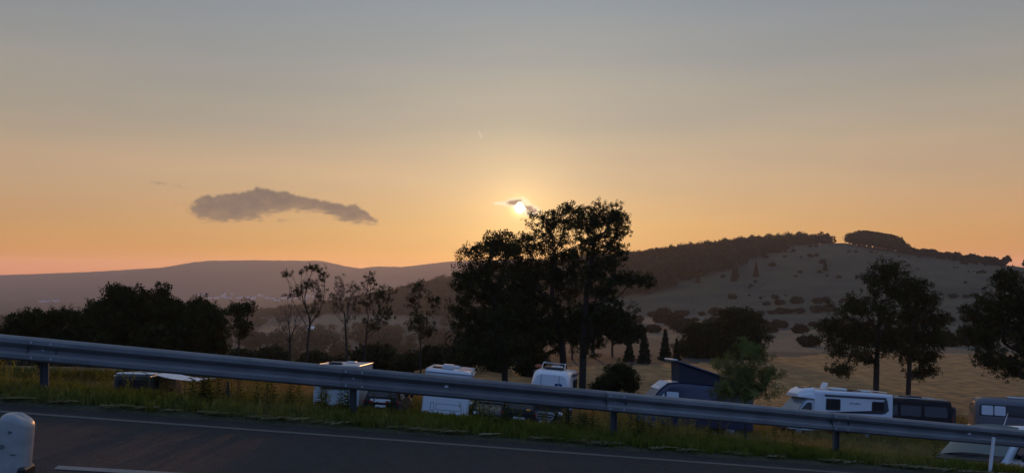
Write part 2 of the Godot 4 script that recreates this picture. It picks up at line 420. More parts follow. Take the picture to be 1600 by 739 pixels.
func sky_image() -> Image:
	var w := 720
	var h := 360
	var im := Image.create(w, h, false, Image.FORMAT_RGBF)
	var mid := [[-90.0, Vector3(0.72, 0.33, 0.105)], [0.0, Vector3(0.72, 0.33, 0.105)], [3.2, Vector3(0.695, 0.41, 0.165)], [6.8, Vector3(0.605, 0.425, 0.26)], [10.4, Vector3(0.455, 0.385, 0.295)], [14.7, Vector3(0.345, 0.34, 0.32)], [19.0, Vector3(0.28, 0.31, 0.34)], [35.0, Vector3(0.22, 0.26, 0.33)], [60.0, Vector3(0.19, 0.25, 0.37)], [91.0, Vector3(0.19, 0.25, 0.37)]]
	var side := [[-90.0, Vector3(0.56, 0.235, 0.085)], [0.0, Vector3(0.56, 0.235, 0.085)], [2.7, Vector3(0.55, 0.288, 0.122)], [5.9, Vector3(0.485, 0.322, 0.198)], [10.4, Vector3(0.375, 0.318, 0.25)], [14.7, Vector3(0.28, 0.28, 0.275)], [19.0, Vector3(0.22, 0.247, 0.285)], [35.0, Vector3(0.20, 0.24, 0.31)], [60.0, Vector3(0.19, 0.25, 0.37)], [91.0, Vector3(0.19, 0.25, 0.37)]]
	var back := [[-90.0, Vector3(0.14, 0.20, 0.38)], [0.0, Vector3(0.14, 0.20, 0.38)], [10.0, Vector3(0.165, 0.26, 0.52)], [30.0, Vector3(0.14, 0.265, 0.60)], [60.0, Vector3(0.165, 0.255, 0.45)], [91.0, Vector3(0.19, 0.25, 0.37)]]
	var n := FastNoiseLite.new()
	n.seed = 5
	n.frequency = 0.045
	n.fractal_octaves = 4
	var sun_dir := Vector3(tan(deg_to_rad(SUN_AZ)), tan(deg_to_rad(SUN_EL)) / cos(deg_to_rad(SUN_AZ)), -1).normalized()
	for y in h:
		var e := 90.0 - (y + 0.5) * 180.0 / h
		for x in w:
			var az := (x + 0.5) * 360.0 / w - 180.0
			var q := stops(mid, e).lerp(stops(side, e), 1.0 - exp(-pow((az - SUN_AZ) / 24.0, 2.0)))
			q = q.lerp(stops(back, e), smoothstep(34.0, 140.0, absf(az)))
			# thin even streaks of high cloud
			var k := n.get_noise_2d(az * 0.55, e * 4.0) * exp(-pow((e - 9.0) / 12.0, 2.0)) * smoothstep(175.0, 110.0, absf(az))
			q *= 1.0 + 0.075 * k
			q = Vector3(q.x * (1.0 + 0.03 * k), q.y, q.z * (1.0 - 0.05 * k))
			var d := Vector3(sin(deg_to_rad(az)) * cos(deg_to_rad(e)), sin(deg_to_rad(e)), -cos(deg_to_rad(az)) * cos(deg_to_rad(e)))
			var off := rad_to_deg(acos(clampf(d.dot(sun_dir), -1, 1)))
			q += Vector3(0.40, 0.27, 0.10) * exp(-off / 2.8) + Vector3(0.11, 0.085, 0.045) * exp(-off / 8.0)
			# air near the horizon is seen through haze as well, so what comes from behind it is brighter
			if e > -1.0:
				var air := exp(-HAZE * minf(128.0 / maxf(sin(deg_to_rad(maxf(e, 0.1))), 0.001), 7900.0 / maxf(cos(deg_to_rad(az)), 0.7)))
				q = (q - HAZE_GLOW * (1.0 - air)).max(q * 0.5) / air
			im.set_pixel(x, y, Color(q.x, q.y, q.z))
	im.resize(4096, 2048, Image.INTERPOLATE_CUBIC)
	clouds(im)
	# the panorama begins straight ahead, so its halves change places
	var turned := Image.create(4096, 2048, false, Image.FORMAT_RGBF)
	turned.blit_rect(im, Rect2i(2048, 0, 2048, 2048), Vector2i(0, 0))
	turned.blit_rect(im, Rect2i(0, 0, 2048, 2048), Vector2i(2048, 0))
	return turned

const HAZE := 0.00016
const HAZE_GLOW := Vector3(0.19, 0.14, 0.13)

# outlines of the clouds in degrees of azimuth and elevation
const CLOUD_TOP := [[-21.85, 4.70], [-21.2, 5.25], [-19.9, 5.38], [-18.3, 5.66], [-17.65, 5.94], [-16.6, 5.84], [-15.9, 5.75], [-14.7, 5.42], [-13.4, 5.20], [-12.1, 4.96], [-11.0, 4.85], [-10.15, 4.33], [-9.45, 3.78]]
const CLOUD_LOW := [[-21.85, 3.90], [-20.9, 3.60], [-19.9, 3.52], [-18.1, 3.68], [-16.8, 4.15], [-15.6, 4.35], [-14.3, 4.42], [-13.0, 4.20], [-12.1, 3.76], [-10.8, 3.55], [-9.45, 3.64]]

func clouds(im: Image) -> void:
	var n := FastNoiseLite.new()
	n.seed = 11
	n.frequency = 0.9
	n.fractal_octaves = 5
	var p := FastNoiseLite.new()
	p.seed = 21
	p.frequency = 0.35
	p.fractal_octaves = 4
	for y in range(940, 1000):
		var e := 90.0 - (y + 0.5) * 180.0 / 2048.0
		for x in range(1740, 2112):
			var az := (x + 0.5) * 360.0 / 4096.0 - 180.0
			var c := im.get_pixel(x, y)
			if az < -8.0:
				var k := n.get_noise_2d(az, e * 1.7)
				var fine := n.get_noise_2d(az * 3.1 + 9.0, e * 4.5)
				# puffs along the top, torn streaks underneath
				var above: float = table(CLOUD_TOP, az) - e + 0.10 * absf(fine) + 0.20 * k + 0.05 * absf(n.get_noise_2d(az * 7.0, e * 7.0))
				var below: float = e - table(CLOUD_LOW, az) + 0.42 * n.get_noise_2d(az * 0.9, e * 5.5) + 0.16 * fine
				var ends := minf(az + 22.0, -9.3 - az) * 0.45 + 0.3 * n.get_noise_2d(az * 1.4, e * 6.0)
				var a := smoothstep(0.0, 0.10, above) * smoothstep(-0.12, 0.30, below) * smoothstep(-0.05, 0.25, ends)
				a *= 0.95 - 0.22 * clampf(0.5 - 0.8 * k + 0.6 * fine, 0, 1) * smoothstep(0.7, 0.1, below)
				var rim := smoothstep(-0.03, 0.03, above) * (1.0 - smoothstep(0.03, 0.13, above)) * smoothstep(-0.05, 0.3, ends) * smoothstep(4.0, 4.6, e)
				# a second thin tongue below, and wisps out to each side
				a = maxf(a, 0.6 * smoothstep(0.0, 0.35, 0.45 * fine + 0.5 * k + 0.28 - 3.0 * absf(e - 3.72 - 0.05 * sin(az * 2.0))) * smoothstep(-20.6, -19.0, az) * (1.0 - smoothstep(-16.4, -14.6, az)))
				a = maxf(a, 0.5 * smoothstep(0.0, 0.4, 0.5 * fine + 0.4 * k + 0.25 - 4.0 * absf(e - 5.95 + 0.12 * (az + 23.5))) * smoothstep(-25.0, -23.8, az) * (1.0 - smoothstep(-22.6, -21.7, az)))
				a = maxf(a, 0.3 * smoothstep(0.0, 0.4, 0.6 * fine + 0.4 * k + 0.15 - 4.0 * absf(e - 4.75 - 0.04 * (az + 22.5))) * smoothstep(-23.4, -22.4, az) * (1.0 - smoothstep(-21.6, -21.0, az)))
				var bright := 0.22 * smoothstep(0.0, 0.4, 0.6 * fine + 0.4 * k + 0.2 - 5.0 * absf(e - 5.3 + 0.06 * (az + 8.6))) * smoothstep(-10.6, -9.6, az) * (1.0 - smoothstep(-8.6, -8.0, az))
				var col := Color(0.215, 0.16, 0.13).lerp(Color(0.32, 0.22, 0.15), clampf(0.45 + 0.9 * p.get_noise_2d(az * 2.0, e * 3.0) + 0.5 * fine + (4.35 - e) * 0.3, 0, 1))
				c = c.lerp(Color(0.80, 0.58, 0.30), bright)
				c = c.lerp(col, a)
				c = c.lerp(Color(0.62, 0.43, 0.24), rim * 0.4)
			else:
				var k := n.get_noise_2d(az * 2.2 + 30.0, e * 3.6)
				# the sun, burning through a gap in a small cloud
				var dx := az - SUN_AZ
				var dy := e - SUN_EL
				var sun := 1.0 - smoothstep(0.25, 0.37, sqrt(dx * dx * 0.9 + dy * dy) + 0.14 * k)
				c = Color(c.r + 0.9 * exp(-(dx * dx + dy * dy) / 0.35), c.g + 0.75 * exp(-(dx * dx + dy * dy) / 0.3), c.b + 0.5 * exp(-(dx * dx + dy * dy) / 0.22))
				var top := veil(dx + 0.26, dy - 0.37, 0.74, 0.25, 0.2) + 0.55 * k
				var right := veil(dx - 0.78, dy + 0.10, 0.62, 0.26, -0.5) + 0.55 * k
				var left := veil(dx + 1.35, dy - 0.32, 0.42, 0.09, 0.0) + 0.3 * k
				var low := veil(dx - 0.5, dy + 0.42, 0.6, 0.10, -0.3) + 0.3 * k
				var lit := 0.0
				for q in [top, right, left, low]: lit = maxf(lit, smoothstep(-0.5, 0.05, q))
				var body := maxf(smoothstep(0.16, 0.42, top), smoothstep(0.16, 0.42, right))
				c = c.lerp(Color(1.25, 1.05, 0.72), lit * 0.8)
				c = c.lerp(Color(0.40, 0.23, 0.15), body * 0.9)
				c = c.lerp(Color(5.0, 4.4, 3.2), sun)
			im.set_pixel(x, y, c)
	# a short vapour trail
	for i in 10:
		var x := 2048 - 27 + i / 4
		var y := 909 + i / 2
		var c := im.get_pixel(x, y)
		im.set_pixel(x, y, c.lerp(Color(0.85, 0.75, 0.55), 0.5))

func veil(dx: float, dy: float, rx: float, ry: float, tilt: float) -> float:
	dy -= dx * tilt * 0.6
	return 1.0 - sqrt(dx * dx / (rx * rx) + dy * dy / (ry * ry))

# ------------------------------------------------------------------ the setting
func land_mesh() -> ArrayMesh:
	var angles := []
	var a := -180.0
	while a < 180.0:
		angles.append(a)
		a += 0.2 if a >= -40.0 and a < 40.0 else 6.0 if absf(a) > 60.0 else 2.0
	var dists := [3.0, 8.0, 12.0]
	while dists[-1] < 7100.0: dists.append(dists[-1] * 1.034)
	var s := Shape.new()
	var n := angles.size()
	s.pt(Vector3(0, -0.4, 0))
	s.c.append(land_color(0, 0))
	for d in dists:
		for w in angles:
			var x: float = d * sin(deg_to_rad(w))
			var z: float = -d * cos(deg_to_rad(w))
			var low := 0.35 * (1.0 - smoothstep(27.0, 29.0, across(x, z)))
			s.pt(Vector3(x, ground_y(x, z) - low, z))
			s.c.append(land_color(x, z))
	for k in n: s.tri(0, 1 + k, 1 + (k + 1) % n)
	for i in dists.size() - 1:
		for k in n:
			var k2 := (k + 1) % n
			s.quad(1 + i * n + k, 1 + (i + 1) * n + k, 1 + (i + 1) * n + k2, 1 + i * n + k2)
	return s.mesh(80.0)

func strip(s0: float, s1: float, step: float, u0: float, u1: float, ustep: float, lift: Callable) -> Shape:
	var s := Shape.new()
	var nu := int(round((u1 - u0) / ustep))
	var ns := int(ceil((s1 - s0) / step))
	for i in nu + 1:
		for j in ns + 1:
			var u := u0 + (u1 - u0) * i / nu
			var t := s0 + (s1 - s0) * j / ns
			var p := place(u, t)
			p.y = lift.call(u, t, p)
			s.pt(p)
			s.c.append(land_color(p.x, p.z))
	for i in nu:
		for j in ns:
			s.quad(i * (ns + 1) + j, (i + 1) * (ns + 1) + j, (i + 1) * (ns + 1) + j + 1, i * (ns + 1) + j + 1)
	return s

func build_setting() -> void:
	var land := tinted("land", 0.95)
	over(land, grain(3, 0.02, 0.55, 1.0), 0.07, bumps(4, 0.03, 6.0), 0.8)
	structure("terrain", land_mesh(), land)
	var soil := tinted("soil", 0.95)
	over(soil, grain(6, 0.05, 0.5, 1.0), 0.8)
	var bank := strip(10.3, 29.0, 0.3, -45.0, 75.0, 0.5, func(u: float, t: float, p: Vector3) -> float:
		return ground_y(p.x, p.z) + 0.01 - 0.10 * (1.0 - smoothstep(10.6, 10.98, t)) + 0.06 * noise_b.get_noise_2d(p.x * 9.0, p.z * 9.0) * smoothstep(10.9, 11.6, t) - (0.02 if t > 28.5 else 0.0))
	structure("embankment", bank.mesh(80.0), soil)
	var shoulder := strip(-8.0, 4.85, 0.6, -45.0, 45.0, 1.0, func(u: float, t: float, p: Vector3) -> float:
		return road_y(u) + 0.015 + 0.2 * (1.0 - smoothstep(3.6, 4.7, t)))
	structure("near_verge", shoulder.mesh(80.0), soil)
	# asphalt
	var tar := paint("asphalt", 0.066, 0.066, 0.068, 0.85)
	over(tar, grain(8, 0.16, 0.3, 1.0, 512, 5), 0.8, bumps(9, 0.3, 7.0), 1.0)
	tar.detail_enabled = true
	tar.detail_blend_mode = BaseMaterial3D.BLEND_MODE_MUL
	tar.detail_albedo = grain(12, 0.012, 0.72, 1.0, 256, 3)
	tar.detail_uv_layer = BaseMaterial3D.DETAIL_UV_1
	var road := strip(4.8, 10.86, 1.01, -70.0, 95.0, 5.0, func(u: float, t: float, _p: Vector3) -> float: return road_y(u) - 0.03 * absf(t - 7.8) / 3.0)
	road.c.clear()
	structure("road", road.mesh(60.0), tar)
	var white := paint("road_paint", 0.42, 0.42, 0.40, 0.7)
	over(white, grain(14, 0.15, 0.35, 1.0, 512, 5), 0.9)
	var worn: StandardMaterial3D = white.duplicate()
	worn.albedo_color = base(0.2, 0.2, 0.185)
	for line in [[10.24, 10.36, -70.0, 95.0, 5.0], [4.98, 5.10, -70.0, 95.0, 5.0]]:
		var e := strip(line[0], line[1], 0.2, line[2], line[3], line[4], func(u: float, t: float, _p: Vector3) -> float: return road_y(u) - 0.03 * absf(t - 7.8) / 3.0 + 0.004)
		e.c.clear()
		structure("edge_line", e.mesh(), worn)
	for k in 7:
		var u0 := -29.0 + 9.0 * k - 0.15
		var e := strip(7.74, 7.87, 0.2, u0, u0 + 6.0, 2.0, func(u: float, t: float, _p: Vector3) -> float: return road_y(u) - 0.03 * absf(t - 7.8) / 3.0 + 0.004)
		e.c.clear()
		structure("centre_line", e.mesh(), white)

# ------------------------------------------------------------------ crash barrier and posts
func build_barrier() -> void:
	var steel := paint("galvanised", 0.245, 0.24, 0.235, 0.6, 0.3)
	over(steel, grain(17, 0.02, 0.78, 1.0, 256, 5), 0.35)
	var tones := [steel]
	for q in [0.86, 1.1]:
		var other: StandardMaterial3D = steel.duplicate()
		other.albedo_color = base(0.245 * q, 0.24 * q, 0.235 * q)
		other.roughness = 0.6 / q
		other.uv1_offset = Vector3(q * 3.0, q, 0)
		tones.append(other)
	var dull := paint("post_steel", 0.085, 0.082, 0.078, 0.85, 0.1)
	var bolt := paint("bolt", 0.55, 0.55, 0.55, 0.5, 0.6)
	var t := thing("crash_barrier", "long galvanised steel crash barrier on posts along the far road edge", "guard rail", place(0, 11.33, road_y(0)))
	# the profile of the beam, as (towards the road, height)
	var prof := [[0.0, 0.75], [0.045, 0.742], [0.078, 0.715], [0.08, 0.665], [0.055, 0.635], [0.012, 0.612], [0.0, 0.595], [0.012, 0.578], [0.055, 0.555], [0.08, 0.525], [0.078, 0.475], [0.045, 0.448], [0.0, 0.44]]
	var gap := 3.87
	for k in range(-4, 9):
		var u0 := -3.27 + gap * k
		# a beam of one bay, its end lapped over the next
		var s := Shape.new()
		var rows := []
		for e in 2:
			var u := u0 - 0.16 if e == 0 else u0 + gap + 0.16
			var out := 0.012 if e == 0 else 0.0
			var ring := []
			for q in prof: ring.append(place(u, -q[0] - out, road_y(u) - road_y(0) + q[1]))
			for i in range(prof.size() - 1, -1, -1): ring.append(place(u, -prof[i][0] - out + 0.0035, road_y(u) - road_y(0) + prof[i][1]))
			rows.append(ring)
		s.rings(rows)
		obj("rail_beam", s.mesh(24.0), tones[(k + 9) % 3], t)
		var b := Shape.new()
		for q in [[-0.11, 0.69], [0.11, 0.69], [-0.11, 0.50], [0.11, 0.50], [0.0, 0.595]]:
			var p := place(u0 + q[0], -0.083 if q[1] != 0.595 else -0.006, road_y(u0 + q[0]) - road_y(0) + q[1])
			b.tube([p, p + place(0, -0.012)], [0.016, 0.013], 6)
		obj("bolts", b.mesh(), bolt, t).set_meta("kind", "stuff")
		# a post of folded sheet
		var p := Shape.new()
		var foot := place(u0, 0.09, road_y(u0) - road_y(0) - 0.3)
		var turn := Basis(Vector3.UP, atan2(0.2455, 0.9695))
		p.bevel_box(foot + Vector3(0, 0.5, 0), Vector3(0.09, 1.0, 0.006), 0.002, turn)
		p.bevel_box(foot + turn * Vector3(-0.045, 0.5, 0.025), Vector3(0.006, 1.0, 0.055), 0.002, turn)
		p.bevel_box(foot + turn * Vector3(0.045, 0.5, 0.025), Vector3(0.006, 1.0, 0.055), 0.002, turn)
		obj("post", p.mesh(), dull, t)
	# small reflectors in the groove of the beam
	var glint := paint("reflector", 0.8, 0.8, 0.78, 0.3)
	for u in [1.9, 10.88]:
		var r := Shape.new()
		r.bevel_box(place(u, -0.02, road_y(u) - road_y(0) + 0.60), Vector3(0.05, 0.03, 0.03), 0.006, Basis(Vector3.UP, 0.25))
		obj("reflector", r.mesh(), glint, t)

func build_roadside_posts() -> void:
	var plastic := paint("marker_plastic", 0.40, 0.39, 0.37, 0.4)
	over(plastic, grain(23, 0.03, 0.86, 1.0, 256, 4), 2.0)
	var black := paint("black_plastic", 0.015, 0.015, 0.016, 0.4)
	var p := Vector3(-2.145, 0.0, -3.33)
	p.y = road_y(-1.16) + 0.2
	var t := thing("delineator_post", "white plastic delineator post with a rounded top at the near roadside", "marker post", p, 0.0)
	t.rotation_degrees = Vector3(0, 6, -5.0)
	var s := Shape.new()
	var rows := []
	for i in 24:
		var y := 1.0 * i / 14.0
		if i >= 14: y = 1.0 + 0.036 * sin((i - 14) / 9.0 * PI / 2)
		var shrink := 1.0 if i < 14 else maxf(cos((i - 14) / 9.0 * PI / 2), 0.02)
		var hw := 0.071 - 0.008 * y / 1.2
		var ring := []
		for k in 20:
			var w := TAU * k / 20.0
			var cx := signf(cos(w)) * pow(absf(cos(w)), 0.6)
			var cz := signf(sin(w)) * pow(absf(sin(w)), 0.8)
			var sx := hw - (0.03 * (1.0 - shrink))
			ring.append(Vector3(cx * sx, y - (0.02 * maxf(cx, 0.0) if i >= 14 else 0.0), cz * 0.048 * (0.45 + 0.55 * pow(shrink, 0.6))))
		rows.append(ring)
	s.rings(rows)
	obj("post_body", s.mesh(50.0), plastic, t)
	var b := Shape.new()
	b.bevel_box(Vector3(0.05, 0.725, 0.0), Vector3(0.036, 0.2, 0.1), 0.01)
	obj("reflector_band", b.mesh(), black, t)
	var marks := paint("scuff", 0.12, 0.12, 0.12, 0.8)
	for q in [[-0.004, 0.965, 0.011, 0.007], [-0.03, 0.905, 0.012, 0.009], [0.014, 0.875, 0.016, 0.003]]:
		var poly := []
		for k in 9: poly.append(Vector3(q[0] + q[2] * cos(TAU * k / 9.0) * (0.8 + 0.3 * sin(k * 2.3)), q[1] + q[3] * sin(TAU * k / 9.0), 0.0465))
		obj("scuff_mark", Shape.new().prism(poly, Vector3(0, 0, 0.003)).mesh(), marks, t)
	# the leaning rod near the barrier
	var rod := paint("rod_white", 0.7, 0.68, 0.65, 0.5)
	var q := place(10.97, 10.98)
	q.y = road_y(10.97)
	var r := thing("snow_pole", "thin white leaning roadside rod with a dark cap before the barrier", "marker post", q, 0.0)
	r.rotation_degrees = Vector3(-4, 0, -9.0)
	var rs := Shape.new()
	rs.tube([Vector3(0, -0.1, 0), Vector3(0, 0.5, 0), Vector3(0, 0.62, 0)], [0.03, 0.028, 0.027], 10)
	obj("rod", rs.mesh(40.0), rod, r)
	var cap := Shape.new()
	cap.tube([Vector3(0, 0.62, 0), Vector3(0, 0.655, 0), Vector3(0, 0.672, 0)], [0.033, 0.033, 0.016], 10)
	obj("cap", cap.mesh(), black, r)

# ------------------------------------------------------------------ vehicles.  Local axes: x forward, y up, z to the right hand
func hull(rows: Array, crease := 40.0, arc := 5) -> ArrayMesh:
	# rows of [x, bottom, top, half width at the bottom, half width at the top, corner radius]
	var s := Shape.new()
	var out := []
	for q in rows:
		var ring := []
		var r := minf(q[5], minf(q[4] * 0.95, (q[2] - q[1]) * 0.49))
		ring.append(Vector3(q[0], q[1], -q[3] + 0.03))
		ring.append(Vector3(q[0], q[1] + 0.04, -q[3]))
		var belt := lerpf(q[1], q[2], 0.45)
		ring.append(Vector3(q[0], belt, -lerpf(q[3], q[4], 0.25)))
		for k in arc + 1:
			var w := PI / 2 * k / arc
			ring.append(Vector3(q[0], q[2] - r + r * sin(w), -q[4] + r - r * cos(w)))
		for k in arc + 1:
			var w := PI / 2 * (arc - k) / arc
			ring.append(Vector3(q[0], q[2] - r + r * sin(w), q[4] - r + r * cos(w)))
		ring.append(Vector3(q[0], belt, lerpf(q[3], q[4], 0.25)))
		ring.append(Vector3(q[0], q[1] + 0.04, q[3]))
		ring.append(Vector3(q[0], q[1], q[3] - 0.03))
		out.append(ring)
	s.rings(out)
	return s.mesh(crease)

func rounded(x0: float, y0: float, x1: float, y1: float, r: float) -> Array:
	var o := []
	for c in [[x1 - r, y1 - r, 0], [x0 + r, y1 - r, 1], [x0 + r, y0 + r, 2], [x1 - r, y0 + r, 3]]:
		for k in 4:
			var w: float = PI / 2 * (c[2] + k / 3.0)
			o.append(Vector2(c[0] + r * cos(w), c[1] + r * sin(w)))
	return o

func side_panel(poly: Array, side: float, z_low: float, z_high: float, y_low: float, y_high: float, thick := 0.015) -> ArrayMesh:
	# a panel that lies on a side wall, which may lean inwards with height
	var s := Shape.new()
	var ps := []
	for p in poly:
		var z := lerpf(z_low, z_high, clampf((p.y - y_low) / (y_high - y_low), 0, 1))
		ps.append(Vector3(p.x, p.y, side * (z - 0.01)))
	s.prism(ps, Vector3(0, 0, side * (thick + 0.01)))
	return s.mesh()

func end_panel(poly: Array, x: float, dir: float, thick := 0.015, lean := 0.0) -> ArrayMesh:
	# a panel on a front or rear face; poly is (across, height)
	var s := Shape.new()
	var ps := []
	for p in poly: ps.append(Vector3(x - dir * 0.01 + lean * p.y, p.y, p.x))
	s.prism(ps, Vector3(dir * (thick + 0.01), 0, 0))
	return s.mesh()

func slab(corners: Array, thick: float) -> ArrayMesh:
	var s := Shape.new()
	var n: Vector3 = ((corners[1] as Vector3) - corners[0]).cross((corners[2] as Vector3) - corners[0]).normalized()
	s.prism(corners, n * thick)
	return s.mesh()

func curved_screen(top: Vector3, foot: Vector3, bulge: float) -> ArrayMesh:
	# a windscreen bowed forwards across its width; corners given for the right-hand side
	var s := Shape.new()
	var n := Vector3(top.y - foot.y, foot.x - top.x, 0).normalized()
	for i in 6:
		for k in 11:
			var f := k / 5.0 - 1.0
			var p := top.lerp(foot, i / 5.0)
			var bow := bulge * (1.0 - f * f) + 0.015
			s.pt(Vector3(p.x, p.y, p.z * f) + n * bow)
	for i in 5:
		for k in 10:
			var q := i * 11 + k
			s.quad(q, q + 11, q + 12, q + 1)
	return s.mesh(60.0)

func wheels(t: Node3D, spots: Array, r: float, half: float) -> void:
	for x in spots:
		for side in [-1.0, 1.0]:
			var w := Node3D.new()
			w.name = "wheel"
			t.add_child(w, true)
			w.position = Vector3(x, r, side * (half - 0.11))
			var s := Shape.new()
			var z0 := -0.1
			s.tube([Vector3(0, 0, -0.1), Vector3(0, 0, -0.085), Vector3(0, 0, 0.085), Vector3(0, 0, 0.1)], [r * 0.9, r, r, r * 0.9], 18)
			obj("tyre", s.mesh(30.0), M.rubber, w)
			var h := Shape.new()
			h.tube([Vector3(0, 0, side * 0.08), Vector3(0, 0, side * 0.112), Vector3(0, 0, side * 0.108)], [r * 0.6, r * 0.58, r * 0.3], 12)
			obj("rim", h.mesh(), M.rim, w)

func box_on(t: Node3D, called: String, at: Vector3, size: Vector3, m: Material, r := 0.02, b := Basis()) -> MeshInstance3D:
	return obj(called, Shape.new().bevel_box(at, size, minf(r, size[size.min_axis_index()] * 0.45), b).mesh(), m, t)

func on_ground(x: float, z: float) -> Vector3: return Vector3(x, ground_y(x, z), z)

func vehicle_paints() -> void:
	paint("white_paint", 0.72, 0.73, 0.74, 0.35)
	paint("cream_paint", 0.42, 0.44, 0.42, 0.5)
	paint("black_paint", 0.016, 0.016, 0.018, 0.45)
	paint("blue_paint", 0.012, 0.017, 0.05, 0.35)
	paint("grey_paint", 0.10, 0.105, 0.12, 0.4)
	paint("green_paint", 0.03, 0.035, 0.032, 0.35)
	paint("silver_paint", 0.34, 0.35, 0.37, 0.3, 0.4)
	M.black_paint.metallic_specular = 0.25
	for k in ["white_paint", "blue_paint", "silver_paint", "grey_paint"]:
		M[k].clearcoat_enabled = true
		M[k].clearcoat = 0.5
		M[k].clearcoat_roughness = 0.08
	paint("window_glass", 0.02, 0.022, 0.025, 0.06)
	paint("screen_glass", 0.22, 0.27, 0.29, 0.12)  # pale base colour paints the sky's reflection into the windscreens
	paint("blind", 0.62, 0.64, 0.68, 0.5)
	paint("rubber", 0.018, 0.018, 0.018, 0.85)
	paint("rim", 0.4, 0.4, 0.42, 0.4, 0.7)
	paint("trim", 0.03, 0.03, 0.033, 0.55)
	paint("aluminium", 0.62, 0.62, 0.62, 0.35, 0.8)
	paint("roof_plastic", 0.58, 0.57, 0.54, 0.4)
	paint("red_lamp", 0.35, 0.015, 0.01, 0.15)
	paint("amber_lamp", 0.85, 0.35, 0.06, 0.15)
	paint("clear_lamp", 0.75, 0.75, 0.72, 0.12)
	paint("plate", 0.72, 0.72, 0.68, 0.4)
	paint("canvas", 0.03, 0.033, 0.045, 0.9)
	paint("awning", 0.72, 0.70, 0.66, 0.8)
	paint("stripe", 0.05, 0.055, 0.075, 0.4)
	paint("logo_blue", 0.012, 0.025, 0.13, 0.4)

